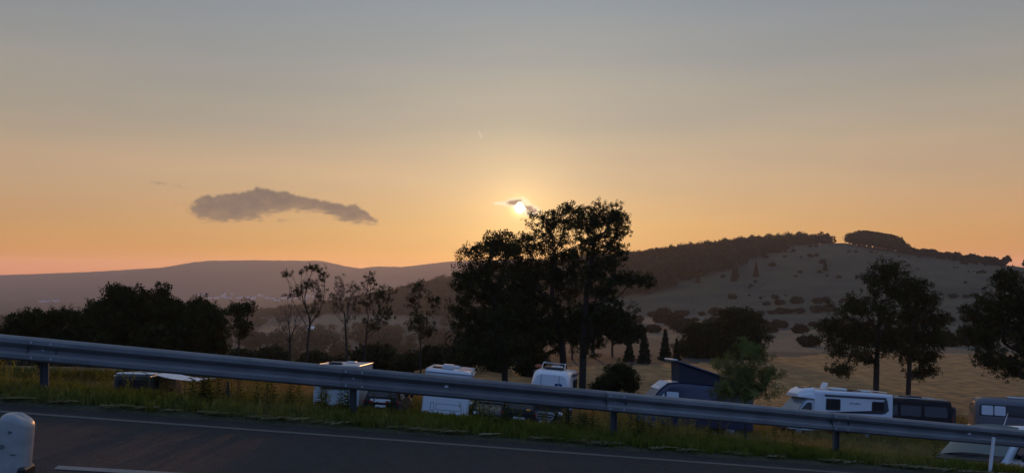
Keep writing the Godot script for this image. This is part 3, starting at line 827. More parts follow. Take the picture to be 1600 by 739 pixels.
func build_motorhome() -> void:
	var t := park("motorhome", "long white low-profile motorhome with dark side stripe, roof hatches and a raised dish", "motorhome", 19.0, -48.0, 188.0)
	var w := 1.14
	obj("body", hull([[-3.3, 0.55, 2.66, w - 0.03, w - 0.05, 0.1], [-3.27, 0.45, 2.74, w, w - 0.02, 0.12], [-1.5, 0.45, 2.76, w, w - 0.02, 0.12], [1.0, 0.45, 2.76, w, w - 0.02, 0.14], [1.45, 0.45, 2.78, w - 0.02, w - 0.06, 0.2], [1.62, 0.45, 2.8, w - 0.06, w - 0.12, 0.24]]), M.white_paint, t)
	# the cab of the van it is built on, with the moulded cap over it
	var cab := obj("cab", hull([[1.6, 0.4, 2.3, 1.0, 0.92, 0.2], [1.95, 0.4, 2.26, 1.0, 0.86, 0.22], [2.55, 0.4, 1.62, 1.0, 0.84, 0.2], [2.72, 0.42, 1.3, 1.0, 0.86, 0.2], [3.15, 0.45, 1.12, 0.94, 0.82, 0.18], [3.28, 0.5, 0.95, 0.84, 0.75, 0.15]]), M.white_paint, t)
	obj("roof_cap", hull([[1.55, 2.2, 2.86, w - 0.08, w - 0.22, 0.28], [1.9, 2.24, 2.83, w - 0.1, w - 0.26, 0.28], [2.25, 2.26, 2.68, 0.96, 0.78, 0.22], [2.48, 2.28, 2.46, 0.78, 0.6, 0.12]], 60.0), M.white_paint, t)
	obj("windscreen", slab([Vector3(2.0, 2.2, -0.84), Vector3(2.62, 1.42, -0.92), Vector3(2.62, 1.42, 0.92), Vector3(2.0, 2.2, 0.84)], -0.07), M.screen_glass, cab)
	for side in [-1.0, 1.0]:
		var glass: Array = [Vector2(1.72, 1.32), Vector2(2.5, 1.36), Vector2(2.46, 1.5), Vector2(2.05, 1.98), Vector2(1.95, 2.02), Vector2(1.74, 2.02)]
		obj("cab_window", side_panel(glass, side, 1.0, 0.95, 1.0, 2.1), M.window_glass, cab)
		box_on(t, "mirror", Vector3(2.28, 1.5, side * 1.2), Vector3(0.16, 0.34, 0.24), M.trim, 0.04)
		obj("headlamp", Shape.new().bevel_box(Vector3(3.1, 0.9, side * 0.74), Vector3(0.26, 0.3, 0.24), 0.07, Basis(Vector3.UP, side * -0.3)).mesh(), M.clear_lamp, cab)
	box_on(t, "bumper", Vector3(3.2, 0.5, 0), Vector3(0.2, 0.32, 1.8), M.trim, 0.06)
	# side wall seen from the road: two windows, the stripe that sweeps up behind, small lettering
	for q in [[-2.75, 1.72, -1.95, 2.3, "blind_window"], [0.05, 1.66, 0.95, 2.32, "side_window"]]:
		var win := obj("window", side_panel(rounded(q[0], q[1], q[2], q[3], 0.07), -1.0, w, w - 0.015, 0.6, 2.6, 0.03), M.trim, t)
		obj("pane", side_panel(rounded(q[0] + 0.05, q[1] + 0.05, q[2] - 0.05, q[3] - 0.05, 0.05), -1.0, w, w - 0.015, 0.6, 2.6, 0.036), M.window_glass, win)
	obj("stripe", side_panel([Vector2(1.3, 1.5), Vector2(-2.6, 1.56), Vector2(-2.85, 1.62), Vector2(-3.0, 1.8), Vector2(-2.94, 1.82), Vector2(-2.78, 1.67), Vector2(-2.55, 1.64), Vector2(1.2, 1.56)], -1.0, w, w - 0.015, 0.6, 2.6, 0.008), M.stripe, t)
	obj("stripe", side_panel([Vector2(-3.05, 1.8), Vector2(-2.88, 1.66), Vector2(-2.7, 1.64), Vector2(-2.7, 2.34), Vector2(-2.8, 2.42), Vector2(-2.92, 2.44)], -1.0, w, w - 0.015, 0.6, 2.6, 0.006), M.stripe, t)
	obj("awning_case", Shape.new().bevel_box(Vector3(-0.9, 2.5, -w - 0.02), Vector3(3.9, 0.11, 0.1), 0.03).mesh(), M.stripe, t)
	var mark := Shape.new()
	for k in 7:
		var x0 := -0.55 - 0.1 * k
		var hgt := 0.05 if k != 0 and k != 4 else 0.085
		mark.prism([Vector3(x0, 2.08, -w - 0.0), Vector3(x0 - 0.075, 2.08, -w), Vector3(x0 - 0.065, 2.08 + hgt, -w), Vector3(x0 + 0.005, 2.08 + hgt * 0.8, -w)], Vector3(0, 0, -0.004))
	obj("small_lettering", mark.mesh(), M.stripe, t)
	box_on(t, "service_flap", Vector3(1.3, 1.12, -w - 0.002), Vector3(0.18, 0.24, 0.02), M.trim)
	box_on(t, "service_flap", Vector3(-2.85, 0.82, -w - 0.002), Vector3(0.16, 0.1, 0.02), M.trim)
	# on the roof
	box_on(t, "roof_window", Vector3(1.72, 2.86, 0), Vector3(0.55, 0.05, 0.75), M.window_glass, 0.02, Basis(Vector3.BACK, -0.12))
	var dish := Shape.new()
	dish.bevel_box(Vector3(0.42, 3.0, 0.1), Vector3(0.1, 0.42, 0.62), 0.05, Basis(Vector3.BACK, 0.45))
	dish.tube([Vector3(0.3, 2.74, 0.1), Vector3(0.36, 2.92, 0.1)], [0.05, 0.04], 8)
	obj("satellite_dish", dish.mesh(), M.white_paint, t)
	box_on(t, "roof_hatch", Vector3(-0.35, 2.85, 0.0), Vector3(0.95, 0.16, 0.85), M.roof_plastic, 0.07)
	box_on(t, "roof_hatch", Vector3(-2.1, 2.82, 0.0), Vector3(0.6, 0.12, 0.6), M.roof_plastic, 0.05)
	box_on(t, "solar_panel", Vector3(-1.25, 2.83, 0.1), Vector3(0.7, 0.05, 1.2), M.black_paint, 0.01)
	for x in [-3.0, 1.1]: box_on(t, "roof_rail", Vector3(x, 2.84, 0), Vector3(0.06, 0.06, 1.9), M.aluminium)
	for side in [-1.0, 1.0]: obj("tail_lamp", end_panel(rounded(side * 0.98 - 0.07, 0.8, side * 0.98 + 0.07, 1.25, 0.05), -3.3, -1.0, 0.03), M.red_lamp, t)
	wheels(t, [2.5, -1.75], 0.34, 1.0)

func build_blue_van() -> void:
	var t := park("camper_van", "dark blue camper van with its wedge pop-up roof raised", "van", 9.95, -44.5, 184.0)
	t.scale = Vector3.ONE * 1.13
	obj("body", hull([[-2.7, 0.45, 2.3, 1.0, 0.8, 0.2], [-2.62, 0.38, 2.42, 1.02, 0.86, 0.24], [1.0, 0.38, 2.45, 1.02, 0.86, 0.24], [1.45, 0.38, 2.38, 1.02, 0.84, 0.24], [1.75, 0.38, 2.2, 1.02, 0.82, 0.24], [2.35, 0.38, 1.45, 1.0, 0.84, 0.2], [2.5, 0.4, 1.22, 1.0, 0.86, 0.2], [2.85, 0.42, 1.08, 0.95, 0.84, 0.18], [2.98, 0.5, 0.9, 0.84, 0.74, 0.15]]), M.blue_paint, t)
	obj("front_roof_sheen", slab([Vector3(1.02, 2.46, -0.72), Vector3(1.5, 2.38, -0.74), Vector3(1.5, 2.38, 0.74), Vector3(1.02, 2.46, 0.72)], -0.02), M.white_paint, t)  # white slab paints the bright reflection on the blue roof's front curve
	obj("windscreen", slab([Vector3(1.74, 2.22, -0.74), Vector3(2.38, 1.44, -0.84), Vector3(2.38, 1.44, 0.84), Vector3(1.74, 2.22, 0.74)], -0.035), M.screen_glass, t)
	obj("screen_sheen", slab([Vector3(1.5, 2.4, -0.75), Vector3(1.95, 2.02, -0.79), Vector3(1.95, 2.02, 0.79), Vector3(1.5, 2.4, 0.75)], -0.05), M.awning, t)  # added pale slab painting the reflection above the screen, no real shade
	for side in [-1.0, 1.0]:
		obj("door_window", side_panel([Vector2(1.0, 1.35), Vector2(1.62, 1.36), Vector2(1.6, 1.98), Vector2(1.02, 1.98)], side, 0.98, 0.9, 1.2, 2.1), M.blind, t)
		obj("quarter_window", side_panel([Vector2(1.68, 1.36), Vector2(2.15, 1.38), Vector2(1.72, 1.9)], side, 0.98, 0.9, 1.2, 2.1), M.blind, t)
		obj("rear_window", side_panel(rounded(-2.2, 1.4, -0.9, 1.95, 0.08), side, 0.98, 0.9, 1.2, 2.1), M.window_glass, t)
		box_on(t, "mirror", Vector3(1.85, 1.5, side * 1.1), Vector3(0.14, 0.3, 0.2), M.trim, 0.04)
		box_on(t, "headlamp", Vector3(2.86, 0.88, side * 0.72), Vector3(0.2, 0.26, 0.26), M.clear_lamp, 0.07)
	# the raised roof: canvas sides under a shell hinged at the back
	var c := Shape.new()
	for side in [-0.72, 0.72]:
		c.prism([Vector3(-2.2, 2.44, side), Vector3(0.95, 2.44, side), Vector3(1.02, 3.36, side), Vector3(-2.2, 2.56, side)], Vector3(0, 0, -0.02 * signf(side)))
	c.prism([Vector3(0.95, 2.44, -0.7), Vector3(0.95, 2.44, 0.7), Vector3(1.02, 3.36, 0.7), Vector3(1.02, 3.36, -0.7)], Vector3(-0.02, 0, 0))
	obj("roof_canvas", c.mesh(), M.canvas, t)
	var shell := obj("raised_roof", Shape.new().bevel_box(Vector3(-0.55, 3.02, 0), Vector3(3.75, 0.1, 1.66), 0.04, Basis(Vector3.BACK, atan2(0.8, 3.2))).mesh(), M.blue_paint, t)
	obj("painted_lit_edge", Shape.new().bevel_box(Vector3(1.24, 3.5, 0), Vector3(0.26, 0.1, 1.6), 0.04, Basis(Vector3.BACK, 0.1)).mesh(), M.roof_plastic, shell)  # pale strip paints the light caught by the raised roof's front edge
	wheels(t, [2.1, -1.6], 0.34, 1.0)

func build_dark_van() -> void:
	var t := park("camper_van", "black boxy camper van parked right behind the white motorhome", "van", 25.2, -51.5, 180.0)
	obj("body", hull([[-2.55, 0.5, 2.2, 0.96, 0.82, 0.14], [-2.48, 0.4, 2.38, 1.0, 0.88, 0.18], [1.4, 0.4, 2.4, 1.0, 0.88, 0.18], [1.8, 0.4, 2.2, 1.0, 0.84, 0.2], [2.3, 0.4, 1.45, 0.98, 0.84, 0.2], [2.8, 0.45, 1.1, 0.9, 0.8, 0.15]]), M.black_paint, t)
	for q in [[-2.2, -0.75], [-0.55, 0.75]]:
		for side in [-1.0, 1.0]:
			obj("window", side_panel(rounded(q[0], 1.35, q[1], 2.0, 0.08), side, 0.98, 0.91, 1.2, 2.1), M.window_glass, t)
	obj("door_window", side_panel([Vector2(0.95, 1.35), Vector2(2.0, 1.38), Vector2(1.65, 1.95), Vector2(0.95, 1.98)], -1.0, 0.98, 0.91, 1.2, 2.1), M.window_glass, t)
	box_on(t, "roof_rail", Vector3(-0.6, 2.45, -0.75), Vector3(3.4, 0.05, 0.05), M.aluminium)
	box_on(t, "roof_rail", Vector3(-0.6, 2.45, 0.75), Vector3(3.4, 0.05, 0.05), M.aluminium)
	box_on(t, "roof_box", Vector3(-0.3, 2.5, 0), Vector3(1.0, 0.16, 1.1), M.trim, 0.05)
	box_on(t, "sliding_door_seam", Vector3(-0.65, 1.5, -0.975), Vector3(0.02, 1.5, 0.03), M.trim)
	box_on(t, "fuel_cap", Vector3(-0.75, 1.0, -1.0), Vector3(0.17, 0.2, 0.03), M.silver_paint)
	var bag := box_on(t, "bike_cover", Vector3(-2.75, 1.5, -0.1), Vector3(0.35, 1.1, 1.3), M.trim, 0.1)
	box_on(t, "tail_lamp", Vector3(-2.56, 1.25, -0.86), Vector3(0.06, 0.5, 0.14), M.red_lamp, 0.02)
	box_on(t, "tail_lamp", Vector3(-2.56, 1.25, 0.86), Vector3(0.06, 0.5, 0.14), M.red_lamp, 0.02)
	wheels(t, [2.0, -1.6], 0.34, 0.98)

func build_bus() -> void:
	var t := park("vintage_bus", "grey round-cornered vintage camper bus with a dark window band", "bus", 34.3, -54.0, 163.0)
	var w := 1.12
	obj("body", hull([[3.0, 0.6, 2.2, 0.86, 0.72, 0.3], [2.93, 0.5, 2.42, 1.0, 0.86, 0.34], [2.75, 0.42, 2.56, 1.09, 0.98, 0.36], [2.3, 0.4, 2.64, w, w - 0.07, 0.36], [-2.6, 0.4, 2.64, w, w - 0.07, 0.36], [-2.95, 0.42, 2.5, 1.08, 0.96, 0.36], [-3.1, 0.55, 2.25, 0.9, 0.76, 0.3]], 50.0), M.grey_paint, t)
	for side in [-1.0, 1.0]:
		obj("window_band", side_panel([Vector2(2.8, 1.42), Vector2(2.76, 2.1), Vector2(2.66, 2.2), Vector2(-2.6, 2.2), Vector2(-2.72, 2.1), Vector2(-2.75, 1.42)], side, w - 0.005, w - 0.035, 1.3, 2.2, 0.02), M.trim, t)
		for q in [[1.98, 2.66], [1.25, 1.9]]:
			obj("window", side_panel(rounded(q[0], 1.5, q[1], 2.12, 0.06), side, w - 0.005, w - 0.035, 1.3, 2.2, 0.03), M.blind, t)
		for q in [[-0.15, 1.1], [-1.45, -0.3], [-2.55, -1.6]]:
			obj("window", side_panel(rounded(q[0], 1.5, q[1], 2.12, 0.06), side, w - 0.005, w - 0.035, 1.3, 2.2, 0.03), M.window_glass, t)
		for x in [2.0, -1.9]:
			var poly := []
			for k in 12: poly.append(Vector2(x + 0.5 * cos(PI * k / 11.0), 0.43 + 0.47 * sin(PI * k / 11.0)))
			obj("wheel_arch", side_panel(poly, side, w, w, 0.0, 1.0, 0.012), M.trim, t)
		box_on(t, "trim_line", Vector3(0, 1.36, side * (w + 0.0)), Vector3(5.4, 0.03, 0.03), M.silver_paint)
		box_on(t, "end_lamp", Vector3(2.9, 0.82, side * 0.82), Vector3(0.1, 0.13, 0.13), M.clear_lamp, 0.04)
		box_on(t, "end_lamp", Vector3(2.92, 1.08, side * 0.8), Vector3(0.08, 0.09, 0.09), M.amber_lamp, 0.03)
	obj("end_window", end_panel(rounded(-0.7, 1.45, 0.7, 2.1, 0.15), 2.93, 1.0, 0.05), M.window_glass, t)
	box_on(t, "bumper", Vector3(3.02, 0.6, 0), Vector3(0.12, 0.14, 1.8), M.aluminium, 0.05)
	box_on(t, "roof_hatch", Vector3(0.2, 2.7, 0), Vector3(1.5, 0.12, 0.9), M.aluminium, 0.04)
	box_on(t, "roof_hatch", Vector3(-1.0, 2.7, 0.1), Vector3(0.6, 0.12, 0.7), M.roof_plastic, 0.05)
	box_on(t, "satellite_dish", Vector3(-1.2, 2.95, 0.0), Vector3(0.12, 0.5, 0.7), M.white_paint, 0.05, Basis(Vector3.BACK, 0.5))
	wheels(t, [2.0, -1.9], 0.38, 1.14)

func rear_box(t: Node3D, w: float, x0: float, x1: float, low: float, top: float, m: Material) -> void:
	obj("body", hull([[x0, low + 0.05, top - 0.04, w - 0.03, w - 0.04, 0.08], [x0 + 0.04, low, top, w, w - 0.01, 0.1], [x1 - 0.1, low, top, w, w - 0.01, 0.1], [x1, low + 0.1, top - 0.12, w - 0.05, w - 0.08, 0.14]], 35.0), m, t)
	for side in [-1.0, 1.0]:
		box_on(t, "edge_trim", Vector3((x0 + x1) / 2, top - 0.03, side * (w - 0.005)), Vector3(x1 - x0, 0.06, 0.05), M.roof_plastic)
		box_on(t, "corner_trim", Vector3(x0 + 0.02, (low + top) / 2, side * (w - 0.01)), Vector3(0.06, top - low - 0.1, 0.06), M.roof_plastic)

func build_caravan() -> void:
	var t := park("caravan", "pale caravan half hidden behind the weeds, only its flat roof above the barrier", "caravan", -8.5, -40.5, 92.0)
	rear_box(t, 1.06, -2.3, 2.3, 0.45, 2.5, M.cream_paint)
	box_on(t, "roof_hatch", Vector3(-1.7, 2.56, -0.2), Vector3(0.5, 0.14, 0.62), M.trim, 0.05)
	box_on(t, "roof_hatch", Vector3(0.6, 2.54, 0.2), Vector3(0.5, 0.1, 0.5), M.roof_plastic, 0.04)
	obj("rear_window", end_panel(rounded(-0.75, 1.35, 0.75, 2.0, 0.12), -2.3, -1.0, 0.03), M.window_glass, t)
	for side in [-1.0, 1.0]: obj("tail_lamp", end_panel(rounded(side * 0.86 - 0.1, 0.6, side * 0.86 + 0.1, 0.75, 0.03), -2.3, -1.0, 0.03), M.red_lamp, t)
	box_on(t, "bumper", Vector3(-2.32, 0.55, 0), Vector3(0.12, 0.2, 1.9), M.grey_paint, 0.04)
	wheels(t, [0.0], 0.32, 1.0)

func build_box_camper() -> void:
	var t := park("box_camper", "square white camper seen from behind, with a pale hatch on its roof", "motorhome", -3.3, -41.0, 91.0)
	var w := 1.09
	rear_box(t, w, -3.0, 2.1, 0.5, 2.62, M.white_paint)
	obj("cab", hull([[2.0, 0.4, 2.1, 0.98, 0.88, 0.2], [2.3, 0.4, 2.0, 0.98, 0.84, 0.2], [2.8, 0.4, 1.3, 0.98, 0.84, 0.2], [3.3, 0.45, 1.0, 0.9, 0.8, 0.15]]), M.white_paint, t)
	box_on(t, "roof_hatch", Vector3(-2.35, 2.74, -0.06), Vector3(0.75, 0.26, 0.62), M.roof_plastic, 0.08)
	box_on(t, "roof_hatch", Vector3(-0.6, 2.69, 0.1), Vector3(0.6, 0.14, 0.6), M.roof_plastic, 0.05)
	box_on(t, "solar_panel", Vector3(-1.5, 2.66, -0.6), Vector3(0.9, 0.04, 0.55), M.black_paint, 0.01)
	box_on(t, "rear_lip", Vector3(-3.03, 2.5, 0), Vector3(0.1, 0.09, w * 2 + 0.02), M.white_paint, 0.03)
	box_on(t, "awning_case", Vector3(-1.0, 2.46, w + 0.06), Vector3(3.6, 0.14, 0.12), M.aluminium, 0.04)
	obj("rear_window", end_panel(rounded(-0.7, 1.55, 0.55, 2.1, 0.1), -3.0, -1.0, 0.03), M.window_glass, t)
	# the lower rear: a locker flap with its frame, lamps and a plate
	for q in [[-0.45, 0.72, 0.75, 1.02], [-0.72, 0.66, -0.55, 1.05]]:
		var fl := obj("locker_flap", end_panel(rounded(q[0], q[1], q[2], q[3], 0.04), -3.0, -1.0, 0.012), M.grey_paint, t)
		obj("flap_face", end_panel(rounded(q[0] + 0.02, q[1] + 0.02, q[2] - 0.02, q[3] - 0.02, 0.03), -3.0, -1.0, 0.018), M.white_paint, fl)
	box_on(t, "bumper", Vector3(-3.04, 0.46, 0), Vector3(0.16, 0.24, w * 2 - 0.05), M.grey_paint, 0.05)
	for side in [-1.0, 1.0]:
		obj("tail_lamp", end_panel(rounded(side * 0.92 - 0.08, 0.54, side * 0.92 + 0.08, 0.63, 0.02), -3.0, -1.0, 0.03), M.red_lamp, t)
		obj("marker_lamp", end_panel(rounded(side * 0.95 - 0.05, 2.3, side * 0.95 + 0.05, 2.36, 0.02), -3.0, -1.0, 0.03), M.red_lamp, t)
	obj("licence_plate", end_panel(rounded(-0.26, 0.55, 0.26, 0.66, 0.01), -3.13, -1.0, 0.01), M.plate, t)
	wheels(t, [2.5, -1.4], 0.34, 1.0)

func build_truck_camper() -> void:
	var t := park("truck_camper", "pickup with a tall round-shouldered white camper cabin, its grille facing the road", "truck camper", 2.0, -42.0, -99.0)
	# cabin: an upright box with a nose over the cab
	obj("cabin", hull([[-2.6, 0.95, 2.85, 1.0, 0.98, 0.2], [-2.52, 0.9, 2.94, 1.04, 1.02, 0.24], [-0.2, 0.9, 3.0, 1.04, 1.0, 0.34], [0.0, 1.72, 3.0, 1.04, 1.0, 0.36], [1.15, 1.78, 2.98, 1.04, 0.98, 0.42], [1.45, 1.86, 2.9, 1.0, 0.94, 0.46], [1.6, 2.0, 2.74, 0.9, 0.82, 0.36]], 50.0), M.white_paint, t)
	for z in [-0.42, 0.5]: obj("panel_seam", Shape.new().tube([Vector3(1.62, 2.05, z), Vector3(1.6, 2.7, z), Vector3(1.42, 2.9, z), Vector3(1.1, 2.985, z)], [0.012, 0.012, 0.012, 0.012], 5).mesh(), M.grey_paint, t)
	var nose := box_on(t, "logo", Vector3(1.615, 2.17, -0.4), Vector3(0.03, 0.3, 0.36), M.logo_blue, 0.008)
	var sail := Shape.new()
	sail.prism([Vector3(1.632, 2.06, -0.5), Vector3(1.632, 2.06, -0.32), Vector3(1.632, 2.12, -0.3), Vector3(1.632, 2.18, -0.37), Vector3(1.632, 2.28, -0.4), Vector3(1.632, 2.2, -0.46)], Vector3(0.004, 0, 0))
	obj("emblem", sail.mesh(), M.white_paint, nose)
	for side in [-1.0, 1.0]:
		for q in [[-2.2, -1.2], [-0.8, 0.2]]:
			var f := obj("window", side_panel(rounded(q[0], 1.85, q[1], 2.5, 0.08), side, 1.04, 1.02, 1.0, 2.6, 0.03), M.trim, t)
			obj("pane", side_panel(rounded(q[0] + 0.05, 1.9, q[1] - 0.05, 2.45, 0.05), side, 1.04, 1.02, 1.0, 2.6, 0.036), M.window_glass, f)
		box_on(t, "awning_case", Vector3(-0.9, 2.78, side * 1.07), Vector3(3.0, 0.13, 0.12), M.trim, 0.04)
	# a roof window standing open in its frame, and a rack
	var hatch := box_on(t, "roof_hatch", Vector3(0.7, 3.06, -0.05), Vector3(0.9, 0.08, 1.05), M.trim, 0.03)
	var frame := Shape.new()
	frame.tube([Vector3(1.1, 3.06, -0.62), Vector3(0.85, 3.3, -0.6), Vector3(0.2, 3.32, -0.58)], [0.025, 0.025, 0.025], 6)
	frame.tube([Vector3(1.1, 3.06, 0.55), Vector3(0.85, 3.3, 0.53), Vector3(0.2, 3.32, 0.5)], [0.025, 0.025, 0.025], 6)
	frame.tube([Vector3(0.85, 3.3, -0.6), Vector3(0.85, 3.3, 0.53)], [0.025, 0.025], 6)
	obj("hatch_frame", frame.mesh(), M.aluminium, hatch)
	box_on(t, "roof_bag", Vector3(0.4, 3.08, 0.82), Vector3(0.9, 0.16, 0.3), paint("rust_bag", 0.35, 0.09, 0.04, 0.8), 0.06)
	box_on(t, "roof_vent", Vector3(-1.2, 3.05, 0), Vector3(0.6, 0.14, 0.6), M.roof_plastic, 0.05)
	# the pickup underneath
	obj("truck_body", hull([[-2.55, 0.55, 1.05, 0.9, 0.9, 0.06], [0.0, 0.5, 1.1, 0.92, 0.9, 0.08], [0.05, 0.5, 1.7, 0.92, 0.74, 0.16], [1.0, 0.5, 1.74, 0.92, 0.74, 0.18], [1.65, 0.5, 1.2, 0.92, 0.8, 0.14], [1.8, 0.5, 1.12, 0.92, 0.82, 0.12], [2.7, 0.52, 1.05, 0.9, 0.78, 0.12], [2.85, 0.6, 0.98, 0.8, 0.7, 0.1]]), M.black_paint, t)
	obj("windscreen", slab([Vector3(1.02, 1.72, -0.68), Vector3(1.68, 1.2, -0.78), Vector3(1.68, 1.2, 0.78), Vector3(1.02, 1.72, 0.68)], -0.03), M.window_glass, t)
	var g := obj("grille", end_panel([Vector2(-0.5, 0.99), Vector2(0.5, 0.99), Vector2(0.42, 0.66), Vector2(0.3, 0.6), Vector2(-0.3, 0.6), Vector2(-0.42, 0.66)], 2.86, 1.0, 0.03), M.aluminium, t)
	for y in [0.86, 0.74]: obj("grille_gap", end_panel(rounded(-0.36, y - 0.04, 0.36, y + 0.025, 0.02), 2.89, 1.0, 0.008), M.trim, g)
	for side in [-1.0, 1.0]:
		box_on(t, "headlamp", Vector3(2.72, 0.9, side * 0.68), Vector3(0.24, 0.24, 0.3), M.clear_lamp, 0.07, Basis(Vector3.UP, side * -0.35))
		box_on(t, "mirror", Vector3(1.45, 1.28, side * 1.08), Vector3(0.14, 0.26, 0.22), M.clear_lamp if side > 0 else M.trim, 0.05)
	box_on(t, "bumper", Vector3(2.88, 0.5, 0), Vector3(0.16, 0.22, 1.7), M.trim, 0.05)
	obj("licence_plate", end_panel(rounded(-0.26, 0.45, 0.26, 0.56, 0.01), 2.95, 1.0, 0.015), M.plate, t)
	wheels(t, [1.95, -1.35], 0.38, 0.95)

func car(label: String, x: float, z: float, turn: float, m: Material, tail: bool, group := "dark cars between the campers", glass: Material = M.window_glass) -> Node3D:
	var t := park("parked_car", label, "car", x, z, turn, group)
	obj("body", hull([[-2.2, 0.45, 0.95, 0.8, 0.76, 0.12], [-2.12, 0.35, 1.08, 0.88, 0.8, 0.14], [-1.8, 0.3, 1.42, 0.9, 0.66, 0.16], [-1.5, 0.3, 1.5, 0.9, 0.64, 0.18], [0.1, 0.3, 1.52, 0.9, 0.64, 0.18], [0.9, 0.3, 1.1, 0.9, 0.74, 0.14], [1.2, 0.32, 0.98, 0.9, 0.8, 0.14], [2.0, 0.35, 0.86, 0.88, 0.76, 0.14], [2.18, 0.42, 0.7, 0.78, 0.68, 0.1]]), m, t)
	obj("rear_window", slab([Vector3(-2.1, 1.1, -0.66), Vector3(-1.83, 1.4, -0.56), Vector3(-1.83, 1.4, 0.56), Vector3(-2.1, 1.1, 0.66)], -0.03), M.window_glass, t)
	obj("windscreen", slab([Vector3(0.2, 1.48, -0.56), Vector3(0.9, 1.12, -0.68), Vector3(0.9, 1.12, 0.68), Vector3(0.2, 1.48, 0.56)], -0.03), glass, t)
	for side in [-1.0, 1.0]:
		obj("side_window", side_panel([Vector2(-1.6, 1.02), Vector2(0.75, 1.02), Vector2(0.1, 1.38), Vector2(-1.45, 1.38)], side, 0.84, 0.72, 1.0, 1.4, 0.03), M.window_glass, t)
		box_on(t, "tail_lamp", Vector3(-2.12, 0.9, side * 0.72), Vector3(0.12, 0.16, 0.22), M.red_lamp, 0.04)
		box_on(t, "headlamp", Vector3(2.08, 0.7, side * 0.66), Vector3(0.16, 0.16, 0.26), M.clear_lamp, 0.05)
		box_on(t, "mirror", Vector3(0.75, 1.02, side * 0.98), Vector3(0.12, 0.14, 0.18), M.clear_lamp if not tail else m, 0.04)
	obj("licence_plate", end_panel(rounded(-0.26, 0.66, 0.26, 0.77, 0.01), -2.2, -1.0, 0.02), M.plate, t)
	box_on(t, "bumper", Vector3(-2.2, 0.46, 0), Vector3(0.14, 0.2, 1.56), m, 0.06)
	wheels(t, [1.35, -1.35], 0.31, 0.88)
	return t

func build_cars() -> void:
	var a := car("dark estate car with a white lamp board on its tail, beside the caravan", -6.1, -39.5, 88.0, M.black_paint, true)
	var bar := box_on(a, "lamp_board", Vector3(-2.5, 0.98, 0.05), Vector3(0.05, 0.15, 0.95), M.plate, 0.01)
	for z in [-0.38, 0.38]: box_on(a, "board_lamp", Vector3(-2.53, 0.92, z), Vector3(0.04, 0.1, 0.16), M.red_lamp, 0.01)
	for z in [-0.3, 0.3]: box_on(a, "carrier_arm", Vector3(-2.35, 0.9, z), Vector3(0.3, 0.04, 0.05), M.trim, 0.01)
	car("dark hatchback with pale door mirrors, right beside the square white camper", -1.2, -40.5, -88.0, M.green_paint, false)
	var c := car("dark saloon with a pale plate and amber lamp, left of the pickup", 0.25, -39.8, 90.0, M.black_paint, true)
	box_on(c, "amber_lamp", Vector3(-2.16, 1.12, 0.42), Vector3(0.06, 0.1, 0.2), M.amber_lamp, 0.04)
	box_on(c, "reflector_strip", Vector3(-2.28, 0.52, -0.1), Vector3(0.04, 0.08, 0.9), M.red_lamp, 0.01)

func build_left_van() -> void:
	var t := park("camper_van", "old dark van seen from behind with a lit roof edge and an open side awning", "van", -16.75, -37.0, 95.0)
	obj("body", hull([[-2.3, 0.5, 1.9, 0.84, 0.72, 0.14], [-2.22, 0.4, 1.98, 0.88, 0.76, 0.16], [1.6, 0.4, 2.02, 0.88, 0.76, 0.18], [2.1, 0.4, 1.5, 0.88, 0.74, 0.18], [2.4, 0.45, 1.0, 0.84, 0.74, 0.14]]), M.green_paint, t)
	obj("rear_window", end_panel(rounded(-0.6, 1.25, 0.6, 1.75, 0.1), -2.3, -1.0, 0.03), M.window_glass, t)
	box_on(t, "lit_roof_rim", Vector3(-1.75, 2.0, 0), Vector3(0.8, 0.06, 1.5), M.awning, 0.02)  # added pale slab, light on the rear roof rim put into its colour
	for side in [-1.0, 1.0]:
		box_on(t, "roof_gutter", Vector3(-0.3, 1.9, side * 0.8), Vector3(3.9, 0.05, 0.05), M.aluminium)
		obj("tail_lamp", end_panel(rounded(side * 0.74 - 0.06, 0.85, side * 0.74 + 0.06, 1.2, 0.03), -2.3, -1.0, 0.02), M.red_lamp, t)
		obj("side_window", side_panel(rounded(-1.9, 1.25, 0.9, 1.75, 0.1), side, 0.86, 0.8, 1.0, 1.9, 0.02), M.window_glass, t)
	box_on(t, "bumper", Vector3(-2.34, 0.5, 0), Vector3(0.12, 0.18, 1.7), M.trim, 0.05)
	obj("licence_plate", end_panel(rounded(-0.26, 0.7, 0.26, 0.81, 0.01), -2.3, -1.0, 0.015), M.plate, t)
	# the cloth, its sag, and the two thin poles
	var s := Shape.new()
	var rows := []
	for i in 9:
		var f := i / 8.0
		var z := 0.8 + 2.0 * f
		var y := 1.98 - 0.22 * f - 0.10 * sin(PI * f)
		rows.append([Vector3(-1.9, y - 0.02 * sin(f * 9.0), z), Vector3(-1.9, y + 0.012, z), Vector3(0.4, y + 0.0, z), Vector3(0.4, y - 0.012, z)])
	s.rings(rows)
	var cloth := obj("awning_cloth", s.mesh(50.0), M.awning, t)
	for x in [-1.85, 0.35]: obj("awning_pole", Shape.new().tube([Vector3(x, 0, 2.82), Vector3(x, 1.78, 2.78)], [0.014, 0.014], 6).mesh(), M.trim, cloth)
	box_on(t, "open_door", Vector3(-1.2, 1.15, 0.95), Vector3(1.0, 1.4, 0.06), M.green_paint, 0.02)
	wheels(t, [1.5, -1.4], 0.32, 0.86)

